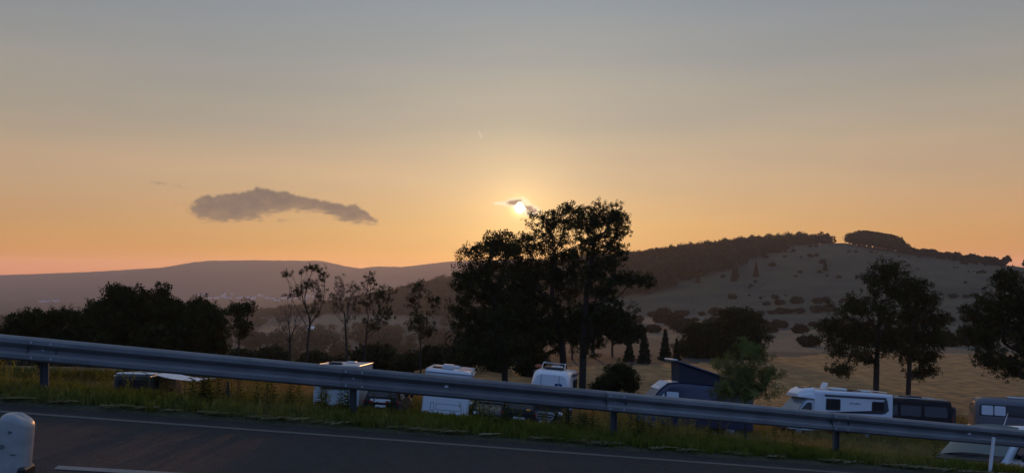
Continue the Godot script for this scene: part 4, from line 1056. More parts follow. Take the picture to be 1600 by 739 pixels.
func build_near_van() -> void:
	var t := park("white_van", "white van just below the bank behind the barrier, its broad windscreen showing", "van", 11.8, -18.7, 205.0)
	t.scale = Vector3.ONE * 0.93
	obj("body", hull([[-2.3, 0.5, 1.85, 0.9, 0.76, 0.18], [-2.2, 0.4, 1.94, 0.94, 0.8, 0.2], [0.5, 0.4, 1.98, 0.95, 0.8, 0.22], [0.9, 0.4, 1.92, 0.95, 0.78, 0.22], [1.72, 0.4, 1.16, 0.95, 0.84, 0.18], [1.85, 0.42, 1.04, 0.94, 0.84, 0.18], [2.35, 0.45, 0.9, 0.9, 0.78, 0.16], [2.5, 0.55, 0.74, 0.78, 0.68, 0.1]]), M.white_paint, t)
	obj("windscreen", curved_screen(Vector3(0.92, 1.9, 0.72), Vector3(1.72, 1.17, 0.84), 0.1), paint("green_glass", 0.10, 0.135, 0.125, 0.06), t)
	for side in [-1.0, 1.0]:
		obj("door_window", side_panel([Vector2(0.2, 1.15), Vector2(1.5, 1.17), Vector2(0.9, 1.72), Vector2(0.2, 1.74)], side, 0.93, 0.85, 1.0, 1.8, 0.02), M.window_glass, t)
		obj("side_window", side_panel(rounded(-1.9, 1.15, 0.05, 1.74, 0.08), side, 0.93, 0.85, 1.0, 1.8, 0.02), M.window_glass, t)
		box_on(t, "headlamp", Vector3(2.36, 0.76, side * 0.68), Vector3(0.2, 0.2, 0.3), M.clear_lamp, 0.06, Basis(Vector3.UP, side * -0.3))
		box_on(t, "mirror", Vector3(1.25, 1.2, side * 1.05), Vector3(0.14, 0.2, 0.22), M.trim, 0.05)
		obj("wiper", Shape.new().tube([Vector3(1.84, 1.16, side * 0.35), Vector3(1.80, 1.21, side * 0.35 - 0.55)], [0.009, 0.006], 5).mesh(), M.trim, t)
	obj("scuttle", slab([Vector3(1.7, 1.18, -0.82), Vector3(1.9, 1.05, -0.84), Vector3(1.9, 1.05, 0.84), Vector3(1.7, 1.18, 0.82)], -0.035), M.trim, t)
	box_on(t, "bumper", Vector3(2.44, 0.5, 0), Vector3(0.2, 0.26, 1.6), M.white_paint, 0.08)
	obj("aerial", Shape.new().tube([Vector3(0.4, 1.97, 0.0), Vector3(0.2, 2.3, 0.0)], [0.01, 0.005], 5).mesh(), M.aluminium, t)
	wheels(t, [1.6, -1.4], 0.33, 0.93)

# ------------------------------------------------------------------ plants
func any_way() -> Basis:
	return Basis.from_euler(Vector3(rng.randf_range(-PI, PI), rng.randf_range(-PI, PI), rng.randf_range(-PI, PI)))

func leaf(s: Shape, at: Vector3, dir: Vector3, up: Vector3, length: float, width: float) -> void:
	var side := dir.cross(up).normalized() * width * 0.5
	var n := side.cross(dir).normalized() * width * 0.18
	var a := s.pt(at)
	var b := s.pt(at + dir * length * 0.45 + side + n)
	var c := s.pt(at + dir * length - n)
	var d := s.pt(at + dir * length * 0.45 - side + n)
	s.tri(a, b, c)
	s.tri(a, c, d)

func spray(leaves: int, reach: float, length: float, width: float) -> ArrayMesh:
	# a twig end with leaves that stand off it to all sides
	var s := Shape.new()
	for i in leaves:
		var f := (i + 0.5) / leaves
		var at := Vector3(rng.randf_range(-0.3, 0.3), f - 0.4, rng.randf_range(-0.3, 0.3)) * reach
		var dir := Vector3(cos(i * 2.4), rng.randf_range(-0.5, 0.7), sin(i * 2.4)).normalized()
		leaf(s, at, dir, Vector3(rng.randf_range(-0.4, 0.4), 1, rng.randf_range(-0.4, 0.4)), length * rng.randf_range(0.7, 1.2), width)
	return s.mesh()

func feather(pairs: int, length: float, leaf_len: float) -> ArrayMesh:
	# a compound leaf: leaflets in pairs along a drooping stalk, five of them round a twig
	var s := Shape.new()
	for k in 5:
		var w := k * 1.257 + 0.3
		var out := Vector3(cos(w), 0.35, sin(w)).normalized()
		for i in pairs:
			var f := (i + 1.0) / pairs
			var at := out * length * f + Vector3(0, -0.35 * length * f * f, 0)
			var side := out.cross(Vector3.UP).normalized()
			for e in [-1.0, 1.0]:
				leaf(s, at, (side * e + out * 0.5 + Vector3(0, -0.15, 0)).normalized(), Vector3.UP, leaf_len, leaf_len * 0.36)
	return s.mesh()

func limbs(trunk: Array, blobs: Array, count: int, flatness := 0.4, direct := 0.35) -> Dictionary:
	# twig ends spread through the crown's masses, each joined to the nearest limb already grown
	var ends := []
	var weight := []
	var total := 0.0
	for b in blobs:
		total += pow(b[3] * b[4] * b[5], 0.62)
		weight.append(total)
	for i in count:
		var r := rng.randf() * total
		var k := 0
		while weight[k] < r: k += 1
		var b: Array = blobs[k]
		var d := Vector3(rng.randfn(), rng.randfn(), rng.randfn()).normalized() * pow(rng.randf(), flatness)
		ends.append(Vector3(b[0] + d.x * b[3], b[1] + d.y * b[4], b[2] + d.z * b[5]))
	var pos := PackedVector3Array()
	var par := PackedInt32Array()
	var far := PackedFloat32Array()
	for i in trunk.size() - 1:
		var steps := maxi(1, int((trunk[i] as Vector3).distance_to(trunk[i + 1]) / 0.45))
		for k in steps:
			var p := (trunk[i] as Vector3).lerp(trunk[i + 1], float(k) / steps)
			par.append(pos.size() - 1)
			far.append(0.0 if pos.is_empty() else far[-1] + p.distance_to(pos[-1]))
			pos.append(p)
	var n0 := pos.size()
	var n := ends.size()
	var cost := PackedFloat32Array()
	var from := PackedInt32Array()
	cost.resize(n)
	from.resize(n)
	cost.fill(1e9)
	var low := n0 / 3
	for j in n:
		for i in range(low, n0):
			var c: float = pos[i].distance_to(ends[j]) * (1.0 if ends[j].y > pos[i].y else 1.35) + direct * far[i]
			if c < cost[j]:
				cost[j] = c
				from[j] = i
	var left := []
	for j in n: left.append(j)
	while left.size():
		var at := 0
		for q in left.size():
			if cost[left[q]] < cost[left[at]]: at = q
		var j: int = left[at]
		left[at] = left[-1]
		left.pop_back()
		var p: Vector3 = ends[j]
		var i := from[j]
		# a bend half way, sagging or rising a little
		var q := pos[i].lerp(p, 0.5) + Vector3(rng.randfn(), rng.randfn(), rng.randfn()) * 0.055 * pos[i].distance_to(p)
		par.append(i)
		far.append(far[i] + pos[i].distance_to(q))
		pos.append(q)
		par.append(pos.size() - 1)
		far.append(far[-1] + q.distance_to(p))
		pos.append(p)
		var me := pos.size() - 1
		for k in left:
			var c := p.distance_to(ends[k]) * (1.0 if ends[k].y > p.y else 1.3) + direct * far[me]
			if c < cost[k]:
				cost[k] = c
				from[k] = me
	return {"pos": pos, "par": par, "trunk": n0}

func wood(g: Dictionary, thick: float, thin: float) -> ArrayMesh:
	var pos: PackedVector3Array = g.pos
	var par: PackedInt32Array = g.par
	var flow := PackedFloat32Array()
	flow.resize(pos.size())
	for i in range(pos.size() - 1, -1, -1):
		flow[i] = maxf(flow[i], 1.0)
		if par[i] >= 0: flow[par[i]] += flow[i]
	var rad := PackedFloat32Array()
	rad.resize(pos.size())
	for i in pos.size():
		rad[i] = maxf(thin, thick * pow(flow[i] / flow[0], 0.5) * (1.0 if i > 0 else 1.25))
		if i < g.trunk: rad[i] = maxf(rad[i], thick * (1.0 - 0.5 * float(i) / g.trunk))
	var s := Shape.new()
	for i in range(1, pos.size()):
		var j := par[i]
		if j < 0: continue
		var r0 := minf(rad[j], rad[i] * 1.5)
		var sides := 8 if r0 > 0.09 else 5 if r0 > 0.035 else 3
		s.tube([pos[j], pos[i]], [r0, rad[i]], sides, false)
	return s.mesh(70.0)

func lifted(blobs: Array, rise: float) -> Array:
	var o := []
	for b in blobs: o.append([b[0], b[1] + rise, b[2], b[3], b[4], b[5]])
	return o

func stretched(trunk: Array, rise: float) -> Array:
	var o := [trunk[0] - Vector3(0, 0.2, 0)]
	for i in range(1, trunk.size()): o.append(trunk[i] + Vector3(0, rise, 0))
	return o

func plant(t: Node3D, trunk: Array, blobs: Array, o: Dictionary) -> void:
	# gives the thing t a trunk and a crown
	var g := limbs(trunk, blobs, o.ends, o.get("flat", 0.4), o.get("direct", 0.35))
	obj("trunk", wood(g, o.thick, o.get("thin", 0.012)), M[o.get("bark", "bark")], t)
	if o.get("sprays", 0) == 0: return
	var places := []
	var tints := []
	var pos: PackedVector3Array = g.pos
	for i in range(g.trunk, pos.size()):
		var k: int = o.sprays if (i - g.trunk) % 2 == 1 else int(o.sprays * o.get("inner", 0.35))
		for q in k:
			var p: Vector3 = pos[i] + Vector3(rng.randfn(), rng.randfn() * 0.75, rng.randfn()) * o.spread
			var z: float = o.size * rng.randf_range(0.7, 1.3)
			places.append(Transform3D(any_way().scaled(Vector3.ONE * z) if not o.get("level", false) else Basis(Vector3.UP, rng.randf() * TAU).rotated(any_way().x, rng.randf_range(-1.3, 1.3)).scaled(Vector3.ONE * z), p))
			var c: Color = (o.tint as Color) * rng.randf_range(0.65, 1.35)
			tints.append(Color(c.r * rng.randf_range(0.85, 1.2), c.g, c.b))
	many("crown", o.leaf, M[o.get("foliage", "foliage")], places, tints, t).set_meta("kind", "stuff")

func build_trees() -> void:
	var bark := paint("bark", 0.07, 0.055, 0.042, 0.95)
	over(bark, grain(31, 0.06, 0.45, 1.0), 1.6, bumps(32, 0.08, 6.0), 1.0)
	tinted("foliage", 0.9, 0.5).metallic_specular = 0.15
	tinted("far_foliage", 0.95, 0.25).metallic_specular = 0.1
	var broad := spray(8, 0.26, 0.17, 0.10)
	var broad_b := spray(7, 0.30, 0.2, 0.11)
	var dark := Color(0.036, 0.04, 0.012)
	# [shape, label, x, z, trunk points, options]
	var list := [
		["A", "broad dark tree at the sunward clump, a low spreading crown just left of the tallest", -0.5, -63.0, [Vector3(0, 0, 0), Vector3(-0.2, 3.0, 0), Vector3(-0.5, 6.5, 0.2)], {"ends": 430, "thick": 0.26, "sprays": 8, "spread": 0.25, "size": 0.88, "inner": 0.25}],
		["B", "tall dark tree in the middle of the clump below the sun, its trunk forked", 4.2, -66.0, [Vector3(0.2, 0, 0), Vector3(-0.1, 3.5, 0), Vector3(-0.9, 7.5, 0), Vector3(-0.7, 11.5, 0.2)], {"ends": 560, "thick": 0.3, "sprays": 8, "spread": 0.25, "size": 0.88, "inner": 0.25}],
		["C", "tall dark tree with a straight trunk and drooping boughs beside the golden field", 5.6, -64.0, [Vector3(0, 0, 0), Vector3(0.1, 4.0, 0), Vector3(0.4, 8.0, 0), Vector3(1.0, 12.0, 0)], {"ends": 470, "thick": 0.3, "sprays": 7, "spread": 0.23, "size": 0.86, "inner": 0.25}],
		["D", "slender young tree with thin leaf clumps, taller than its bare neighbour", -15.9, -62.0, [Vector3(0, 0, 0), Vector3(0.1, 2.6, 0), Vector3(0.35, 4.6, 0)], {"ends": 150, "thick": 0.09, "sprays": 2, "spread": 0.13, "size": 0.72, "inner": 0.05, "flat": 0.6, "direct": 0.8}],
		["E", "leafless small tree with a fan of bare twigs beside the slender young tree", -16.6, -60.0, [Vector3(0.1, 0, 0), Vector3(0.0, 2.2, 0), Vector3(-0.05, 3.2, 0)], {"ends": 190, "thick": 0.075, "thin": 0.009, "sprays": 0, "flat": 0.5, "direct": 0.75}],
		["F", "nearly leafless young tree of upright twigs between two leafy young trees", -12.6, -61.0, [Vector3(0.1, 0, 0), Vector3(0.0, 2.6, 0), Vector3(-0.1, 4.4, 0)], {"ends": 190, "thick": 0.08, "thin": 0.009, "sprays": 1, "spread": 0.1, "size": 0.55, "inner": 0.0, "flat": 0.5, "direct": 0.75}],
		["G", "leafy young tree with long side twigs, next to the nearly leafless one", -11.4, -62.0, [Vector3(-0.1, 0, 0), Vector3(0.05, 2.4, 0), Vector3(0.3, 4.8, 0)], {"ends": 190, "thick": 0.085, "sprays": 2, "spread": 0.14, "size": 0.7, "inner": 0.05, "flat": 0.6, "direct": 0.75}],
		["H", "small young tree with an airy round top behind the square white camper", -7.3, -64.0, [Vector3(0, 0, 0), Vector3(0.0, 2.6, 0), Vector3(-0.05, 4.6, 0)], {"ends": 180, "thick": 0.075, "sprays": 2, "spread": 0.14, "size": 0.72, "inner": 0.05, "flat": 0.6, "direct": 0.7}],
		["I", "low dark spreading thicket tree at the far end of the barrier, beside the bigger bushes", -32.4, -55.0, [Vector3(0, 0, 0), Vector3(0, 1.8, 0), Vector3(0.2, 2.6, 0)], {"ends": 330, "thick": 0.16, "sprays": 10, "spread": 0.26, "size": 1.0, "inner": 0.25}],
		["J", "large dark bushy tree with a peaked top, highest of the thicket by the dark van", -27.9, -58.0, [Vector3(0, 0, 0), Vector3(0, 2.5, 0), Vector3(0, 4.6, 0)], {"ends": 430, "thick": 0.2, "sprays": 11, "spread": 0.26, "size": 1.0, "inner": 0.25}],
		["K", "wide dark bushy tree with a flat ragged top and one twig sticking up", -23.0, -56.0, [Vector3(0, 0, 0), Vector3(0, 2.2, 0), Vector3(0.1, 3.6, 0)], {"ends": 460, "thick": 0.2, "sprays": 11, "spread": 0.26, "size": 1.0, "inner": 0.25}],
		["L", "thin sparse sapling standing just beside the dark thicket", -19.5, -57.0, [Vector3(0, 0, 0), Vector3(0.1, 2.4, 0), Vector3(0.25, 3.6, 0)], {"ends": 80, "thick": 0.06, "sprays": 4, "spread": 0.17, "size": 0.9, "inner": 0.1}],
		["M", "dark round tree with wide low boughs behind the white motorhome", 34.0, -75.0, [Vector3(0, 0, 0), Vector3(0.1, 3.0, 0), Vector3(0.3, 6.0, 0), Vector3(0.6, 9.0, 0)], {"ends": 380, "thick": 0.26, "sprays": 7, "spread": 0.28, "size": 1.0, "inner": 0.2, "flat": 0.6}],
		["N", "dark tree with a slim leaning trunk behind the black van, joined to the round one", 37.5, -76.0, [Vector3(0, 0, 0), Vector3(0.2, 3.5, 0), Vector3(0.6, 7.0, 0)], {"ends": 380, "thick": 0.22, "sprays": 7, "spread": 0.28, "size": 1.0, "inner": 0.2, "flat": 0.6}],
		["O", "big dark tree with boughs hanging low over the vintage bus", 40.4, -62.0, [Vector3(0, 0, 0), Vector3(-0.3, 3.0, 0), Vector3(-0.6, 6.5, 0)], {"ends": 560, "thick": 0.3, "sprays": 8, "spread": 0.25, "size": 0.88, "inner": 0.25}],
		["P", "dark rounded tree beyond the field, the taller of two behind the elder bush", 35.0, -125.0, [Vector3(0, 0, 0), Vector3(0.2, 3.0, 0), Vector3(0.5, 6.0, 0)], {"ends": 260, "thick": 0.22, "sprays": 13, "spread": 0.42, "size": 1.6}],
		["Q", "lower dark tree beyond the field behind the blue van's raised roof", 28.9, -122.0, [Vector3(0, 0, 0), Vector3(0.1, 2.0, 0), Vector3(0.2, 4.0, 0)], {"ends": 220, "thick": 0.2, "sprays": 13, "spread": 0.42, "size": 1.6}],
		["R", "rounded dark bush at the near edge of the golden field beside the blue van", 7.7, -58.0, [Vector3(0, 0, 0), Vector3(0, 0.5, 0), Vector3(0, 1.0, 0)], {"ends": 170, "thick": 0.06, "sprays": 7, "spread": 0.22, "size": 0.9, "flat": 0.7}],
	]
	# the height over sea of the foot that each crown was measured from
	var foot := {"A": -6.73, "B": -7.14, "C": -7.07, "D": -5.95, "E": -5.79, "F": -5.82, "G": -5.95, "H": -6.3, "I": -4.62, "J": -5.21, "K": -4.96, "L": -5.08, "M": -8.92, "N": -8.94, "O": -7.92, "P": -12.18, "Q": -11.84, "R": -6.82}
	for q in list:
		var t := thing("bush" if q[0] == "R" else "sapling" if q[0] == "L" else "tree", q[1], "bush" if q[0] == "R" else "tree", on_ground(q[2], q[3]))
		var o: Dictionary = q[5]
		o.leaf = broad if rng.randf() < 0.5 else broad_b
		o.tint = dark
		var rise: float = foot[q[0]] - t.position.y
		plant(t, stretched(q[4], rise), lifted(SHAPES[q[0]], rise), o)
	# the elder in front of the blue van: nearer, so larger compound leaves
	var e := thing("elder_bush", "light green elder bush with feathery drooping leaves before the blue camper van", "bush", on_ground(10.5, -36.0))
	var up: float = -4.5 - e.position.y
	plant(e, stretched([Vector3(0, 0, 0), Vector3(-0.05, 0.8, 0), Vector3(-0.15, 1.8, 0), Vector3(-0.2, 2.6, 0)], up), lifted(SHAPES["S"], up), {"ends": 210, "thick": 0.045, "thin": 0.006, "sprays": 2, "spread": 0.13, "size": 0.85, "inner": 0.15, "flat": 0.5, "leaf": feather(5, 0.24, 0.1), "tint": Color(0.14, 0.155, 0.04)})

func shrub(called: String, label: String, wide: float, tall: float, tint: Color, group: String) -> Node3D:
	var t := thing(called, label, "shrub", Vector3.ZERO, 0.0, group)
	var blobs := []
	for i in 5:
		var w := i * 1.26
		var r := wide * rng.randf_range(0.3, 0.42)
		blobs.append([cos(w) * wide * 0.28, tall * rng.randf_range(0.42, 0.62), sin(w) * wide * 0.28, r, tall * 0.38, r])
	plant(t, [Vector3(0, -0.2, 0), Vector3(0, tall * 0.2, 0), Vector3(0, tall * 0.35, 0)], blobs, {"ends": 60, "thick": 0.05 * wide, "thin": 0.02, "sprays": 9, "spread": wide * 0.09, "size": 1.5 + wide * 0.28, "leaf": M.small_spray, "tint": tint, "foliage": "far_foliage"})
	return t

func far_tree(label: String, tall: float, tint: Color, group: String) -> Node3D:
	var t := thing("tree", label, "tree", Vector3.ZERO, 0.0, group)
	var blobs := []
	for i in 6:
		var w := i * 1.05
		var r := tall * rng.randf_range(0.19, 0.26)
		blobs.append([cos(w) * tall * 0.17, tall * rng.randf_range(0.5, 0.78), sin(w) * tall * 0.17, r, tall * 0.2, r])
	plant(t, [Vector3(0, -0.3, 0), Vector3(0, tall * 0.2, 0), Vector3(0, tall * 0.55, 0)], blobs, {"ends": 80, "thick": tall * 0.022, "thin": 0.03, "sprays": 10, "spread": tall * 0.045, "size": tall * 0.3, "leaf": M.small_spray, "tint": tint, "foliage": "far_foliage"})
	return t

func conifer(label: String, tall: float, group: String) -> Node3D:
	var t := thing("conifer", label, "conifer", Vector3.ZERO, 0.0, group)
	obj("trunk", Shape.new().tube([Vector3(0, -0.3, 0), Vector3(0, tall * 0.97, 0)], [tall * 0.02, 0.01], 6).mesh(60.0), M.bark, t)
	var places := []
	var tints := []
	for i in 420:
		var f := pow(rng.randf(), 0.75)
		var y := tall * (0.06 + 0.92 * (1.0 - f))
		var r := tall * 0.26 * f * (0.55 + 0.45 * fmod(y / tall * 7.0, 1.0)) * sqrt(rng.randf_range(0.25, 1.0))
		var w := rng.randf() * TAU
		places.append(Transform3D(any_way().scaled(Vector3.ONE * tall * 0.24), Vector3(cos(w) * r, y - r * 0.25, sin(w) * r)))
		tints.append(Color(0.028, 0.036, 0.017) * rng.randf_range(0.7, 1.3))
	many("crown", M.small_spray, M.far_foliage, places, tints, t).set_meta("kind", "stuff")
	return t

func build_far_plants() -> void:
	M.small_spray = spray(6, 0.26, 0.24, 0.17)
	var dark := Color(0.026, 0.036, 0.015)
	# shrubs of the hedge that closes the meadow off from the valley
	var a := shrub("hedge_shrub", "", 3.4, 3.0, Color(0.04, 0.044, 0.018), "dark hedge shrubs between the young trees and the valley")
	var b := shrub("hedge_shrub", "", 4.6, 3.8, Color(0.045, 0.046, 0.02), "dark hedge shrubs between the young trees and the valley")
	var k := 0
	for q in [[-37.0, 74.0, 1.3], [-31.0, 78.0, 1.0], [-26.0, 76.0, 0.9], [-22.0, 73.0, 0.75], [-18.5, 76.0, 0.9], [-15.5, 71.0, 0.62], [-13.0, 76.0, 0.95], [-10.0, 73.0, 0.75], [-7.5, 78.0, 1.0], [-4.5, 74.0, 0.8], [-1.5, 77.0, 0.9], [1.6, 75.0, 0.8]]:
		var p := on_ground(q[0], -q[1])
		var label := "dark hedge shrub in the row behind the young trees and the campers"
		if k < 2:
			var o: Node3D = [a, b][k]
			o.position = p
			o.scale = Vector3.ONE * q[2] * 0.72
			o.set_meta("label", label)
		else: copy(a if k % 3 else b, p, k * 77.0, q[2] * 0.72, label)
		k += 1
	# trees in the dark at the near end of the hill's foot, behind the clump
	var ft := far_tree("dark tree beyond the field, seen past the straight trunk of the clump", 7.0, dark, "dark trees behind the clump at the field's far edge")
	ft.position = on_ground(11.0, -108.0)
	for q in [[7.5, -100.0, 0.8], [14.0, -112.0, 0.95], [17.5, -118.0, 0.75], [3.0, -98.0, 0.75], [-2.0, -102.0, 0.9]]: copy(ft, on_ground(q[0], q[1]), q[0] * 40.0, q[2], ft.get_meta("label"))
	# pointed conifers along the far edge of the field
	var c := conifer("dark pointed conifer at the field's far edge, in the pair nearest the clump", 4.4, "dark conifers at the far edge of the golden field")
	c.position = on_ground(16.8, -102.0)
	copy(c, on_ground(15.2, -104.0), 80.0, 0.8, "shorter dark conifer close beside the pointed one at the field's far edge")
	copy(c, on_ground(21.4, -112.0), 140.0, 0.98, "dark conifer at the field's far edge standing just before the blue van's raised roof")
	copy(c, on_ground(23.2, -113.0), 200.0, 0.7, "squat dark conifer at the field's far edge, half behind the blue van's raised roof")
	# scattered conifers on the pasture
	for q in [[166.0, -600.0, 2.6, "small dark conifer on the hill pasture, lowest of the three by the wood"], [172.0, -614.0, 2.1, "small dark conifer on the hill pasture, middle of the three by the wood"], [188.0, -618.0, 2.6, "small dark conifer on the hill pasture, farthest out of the three from the wood"], [250.0, -640.0, 2.2, "lone small conifer in the middle of the hill pasture"], [139.0, -600.0, 2.0, "small dark conifer at the corner of the wood above the hedges"]]:
		copy(c, on_ground(q[0], q[1]), q[0] * 3.0, q[2], q[3])
	# bushes strewn over the pasture
	var pb := shrub("pasture_bush", "dark bush dotted on the pale hill pasture", 4.0, 2.6, dark, "bushes dotted over the hill pasture")
	pb.position = on_ground(214.0, -660.0)
	var knot := Vector2.ZERO
	for i in 120:
		if i % 5 == 0 or rng.randf() < 0.15: knot = Vector2(rng.randf_range(150.0, 420.0), -rng.randf_range(500.0, 770.0))
		var x := knot.x + rng.randfn() * 9.0
		var z := knot.y + rng.randfn() * 6.0
		if wooded(x, z) or near_line(HILL, Vector2(x, z)).z < 0.0: continue
		copy(pb, on_ground(x, z), rng.randf() * 360.0, 0.22 + 0.75 * pow(rng.randf(), 2.2) * (1.2 if z > -560.0 else 1.0), "dark bush dotted on the pale hill pasture")
	# hedges at the hill's foot
	var hs := shrub("field_shrub", "dark shrub just above the corner of the pale field below the hill", 6.5, 4.4, Color(0.036, 0.037, 0.018), "shrubs in the hedge lines below the hill")
	hs.position = on_ground(62.0, -300.0)
	var hedge := 0
	for row in [[62.0, -290.0, 200.0, -345.0, 22], [44.0, -262.0, 112.0, -262.0, 9], [108.0, -262.0, 96.0, -185.0, 10], [30.0, -400.0, 190.0, -440.0, 22], [60.0, -180.0, 200.0, -196.0, 12], [40.0, -345.0, 110.0, -352.0, 8], [150.0, -480.0, 330.0, -520.0, 20]]:
		var n_row := "dark shrub in the hedge %s below the hill" % ["along the pale field's upper edge", "across the middle of the pale field", "running down between two pale fields", "at the foot of the wood", "nearest the golden field", "behind the taller dark trees", "at the foot of the pasture"][hedge]
		hedge += 1
		for i in row[4]:
			var f: float = (i + rng.randf_range(0.1, 0.9)) / row[4]
			var x: float = lerpf(row[0], row[2], f) + rng.randf_range(-3, 3)
			var z: float = lerpf(row[1], row[3], f) + rng.randf_range(-4, 4)
			copy(hs, on_ground(x, z), rng.randf() * 360.0, rng.randf_range(0.4, 0.95), n_row)
	var lone := copy(hs, on_ground(93.0, -226.0), 20.0, 0.62, "lone round bush in the pale field below the hill")
	lone.set_meta("group", "")
	# the crest: a lone round tree, one at the far end, and the row between
	var rt := far_tree("lone round tree on the crest beside the gap in the wood", 15.0, dark, "")
	rt.position = on_ground(317.0, -812.0) - Vector3(0, 1.5, 0)
	rt.scale = Vector3.ONE * 0.8
	copy(rt, on_ground(425.0, -690.0), 50.0, 0.68, "round tree at the end of the row along the crest")
	copy(rt, on_ground(437.0, -680.0), 150.0, 0.66, "round tree on the crest just past the end of the row")
	var row_tree := far_tree("small tree in the row along the falling crest", 7.5, dark, "trees in the row along the crest")
	for i in 44:
		var f := i / 43.0
		var x := lerpf(372.0, 422.0, f)
		var z := lerpf(-752.0, -692.0, f)
		var o := row_tree if i == 0 else copy(row_tree, Vector3.ZERO, i * 51.0, rng.randf_range(0.95, 1.5))
		o.position = on_ground(x + rng.randf_range(-1, 1), z + rng.randf_range(-2, 2)) - Vector3(0, 2.6, 0)
	# woods that read as one mass
	for v in 2:
		var s := Shape.new()
		for i in 120:
			var d := Vector3(rng.randfn(), rng.randfn() * 0.9, rng.randfn()).normalized()
			if d.y < -0.55: d.y = -d.y
			var r := 4.0 + 0.8 * sin(d.x * 5.0 + v) + 0.7 * cos(d.z * 6.0 - d.y * 4.0)
			var at := Vector3(0, 6.4, 0) + d * Vector3(r, r * 1.05, r) * rng.randf_range(0.75, 1.05)
			leaf(s, at, (d.cross(any_way().x)).normalized(), d, rng.randf_range(1.3, 2.3), 1.5)
		s.tube([Vector3(0, -1, 0), Vector3(0, 5, 0)], [0.3, 0.2], 5)
		var places := []
		var tints := []
		var x := -700.0
		while x < 375.0:
			var z := -475.0
			while z > -1740.0:
				var far := clampf((-z - 700.0) / 900.0, 0.0, 1.0)
				var step := lerpf(7.0, 11.0, far)
				var p := Vector2(x + rng.randf_range(-3.4, 3.4), z + rng.randf_range(-3.4, 3.4))
				z -= step
				if absf(p.x / p.y) > 0.62: continue
				if rng.randf() < 0.5 or (far > 0.5 and rng.randf() < 0.25): continue
				if not wooded(p.x, p.y): continue
				var h := near_line(HILL, p)
				if h.z < 0.0 and h.x > 28.0: continue
				var z0 := rng.randf_range(0.8, 1.25) * (1.15 if far > 0.5 else 1.0)
				places.append(Transform3D(Basis(Vector3.UP, rng.randf() * TAU).scaled(Vector3(z0, z0 * rng.randf_range(0.85, 1.2), z0)), on_ground(p.x, p.y) + Vector3(0, -2.6, 0)))
				tints.append(dark * rng.randf_range(0.65, 1.2))
			x += 7.0
		# the small wood that caps the crest past the gap
		for i in 60:
			var f := rng.randf()
			var tall := lerpf(1.15, 1.55, smoothstep(0.0, 0.3, f)) * (1.0 - 0.45 * smoothstep(0.72, 1.0, f))
			places.append(Transform3D(Basis(Vector3.UP, rng.randf() * TAU).scaled(Vector3.ONE * tall), on_ground(lerpf(337.0, 372.0, f) + rng.randf_range(-2, 2), lerpf(-792.0, -752.0, f) + rng.randf_range(-14, 6)) + Vector3(0, -2.6, 0)))
			tints.append(dark * rng.randf_range(0.65, 1.2))
		# scrub and copses on the valley floor
		for i in 900:
			var d := 95.0 + 1500.0 * pow(rng.randf(), 1.6)
			var w := rng.randf_range(-0.66, 0.03)
			var p := Vector2(w * d, -d)
			if noise_a.get_noise_2d(p.x, p.y) > 0.12 or land_color(p.x, p.y).r > 0.1: continue
			var z0 := lerpf(0.35, 1.0, smoothstep(120.0, 600.0, d)) * rng.randf_range(0.6, 1.15)
			places.append(Transform3D(Basis(Vector3.UP, rng.randf() * TAU).scaled(Vector3(z0 * 1.3, z0, z0 * 1.3)), on_ground(p.x, p.y) + Vector3(0, -2.2 * z0, 0)))
			tints.append(Color(0.045, 0.045, 0.02) * rng.randf_range(0.7, 1.25))
		var o := many("hill_wood" if v == 0 else "valley_wood", s.mesh(), M.far_foliage, places, tints)
		tag(o, "", "", "", "stuff")

func tuft(blades: int, tall: float, wide: float, lean: float, seed_heads := 0) -> ArrayMesh:
	var s := Shape.new()
	for i in blades:
		var w := rng.randf() * TAU
		var foot := Vector3(cos(w * 1.7), 0, sin(w * 1.7)) * rng.randf_range(0.0, 0.09)
		var out := Vector3(cos(w), 0, sin(w))
		var side := Vector3(-sin(w), 0, cos(w)) * wide * 0.5
		var h := tall * rng.randf_range(0.55, 1.1)
		var l := lean * rng.randf_range(0.3, 1.3) * h
		var a := s.pt(foot - side)
		var b := s.pt(foot + side)
		var c := s.pt(foot + out * l * 0.35 + Vector3(0, h * 0.6, 0) - side * 0.75)
		var d := s.pt(foot + out * l * 0.35 + Vector3(0, h * 0.6, 0) + side * 0.75)
		var e := s.pt(foot + out * l + Vector3(0, h * 0.96, 0))
		s.quad(a, b, d, c)
		s.tri(c, d, e)
		if i < seed_heads:
			var top := foot + out * l + Vector3(0, h * 0.96, 0)
			for q in 4:
				leaf(s, top + Vector3(0, -0.02 - 0.02 * q, 0) - out * 0.006 * q, (out * 0.5 + Vector3(cos(q * 2.0), 1.2, sin(q * 2.0))).normalized(), side.normalized(), 0.05, 0.018)
	return s.mesh()

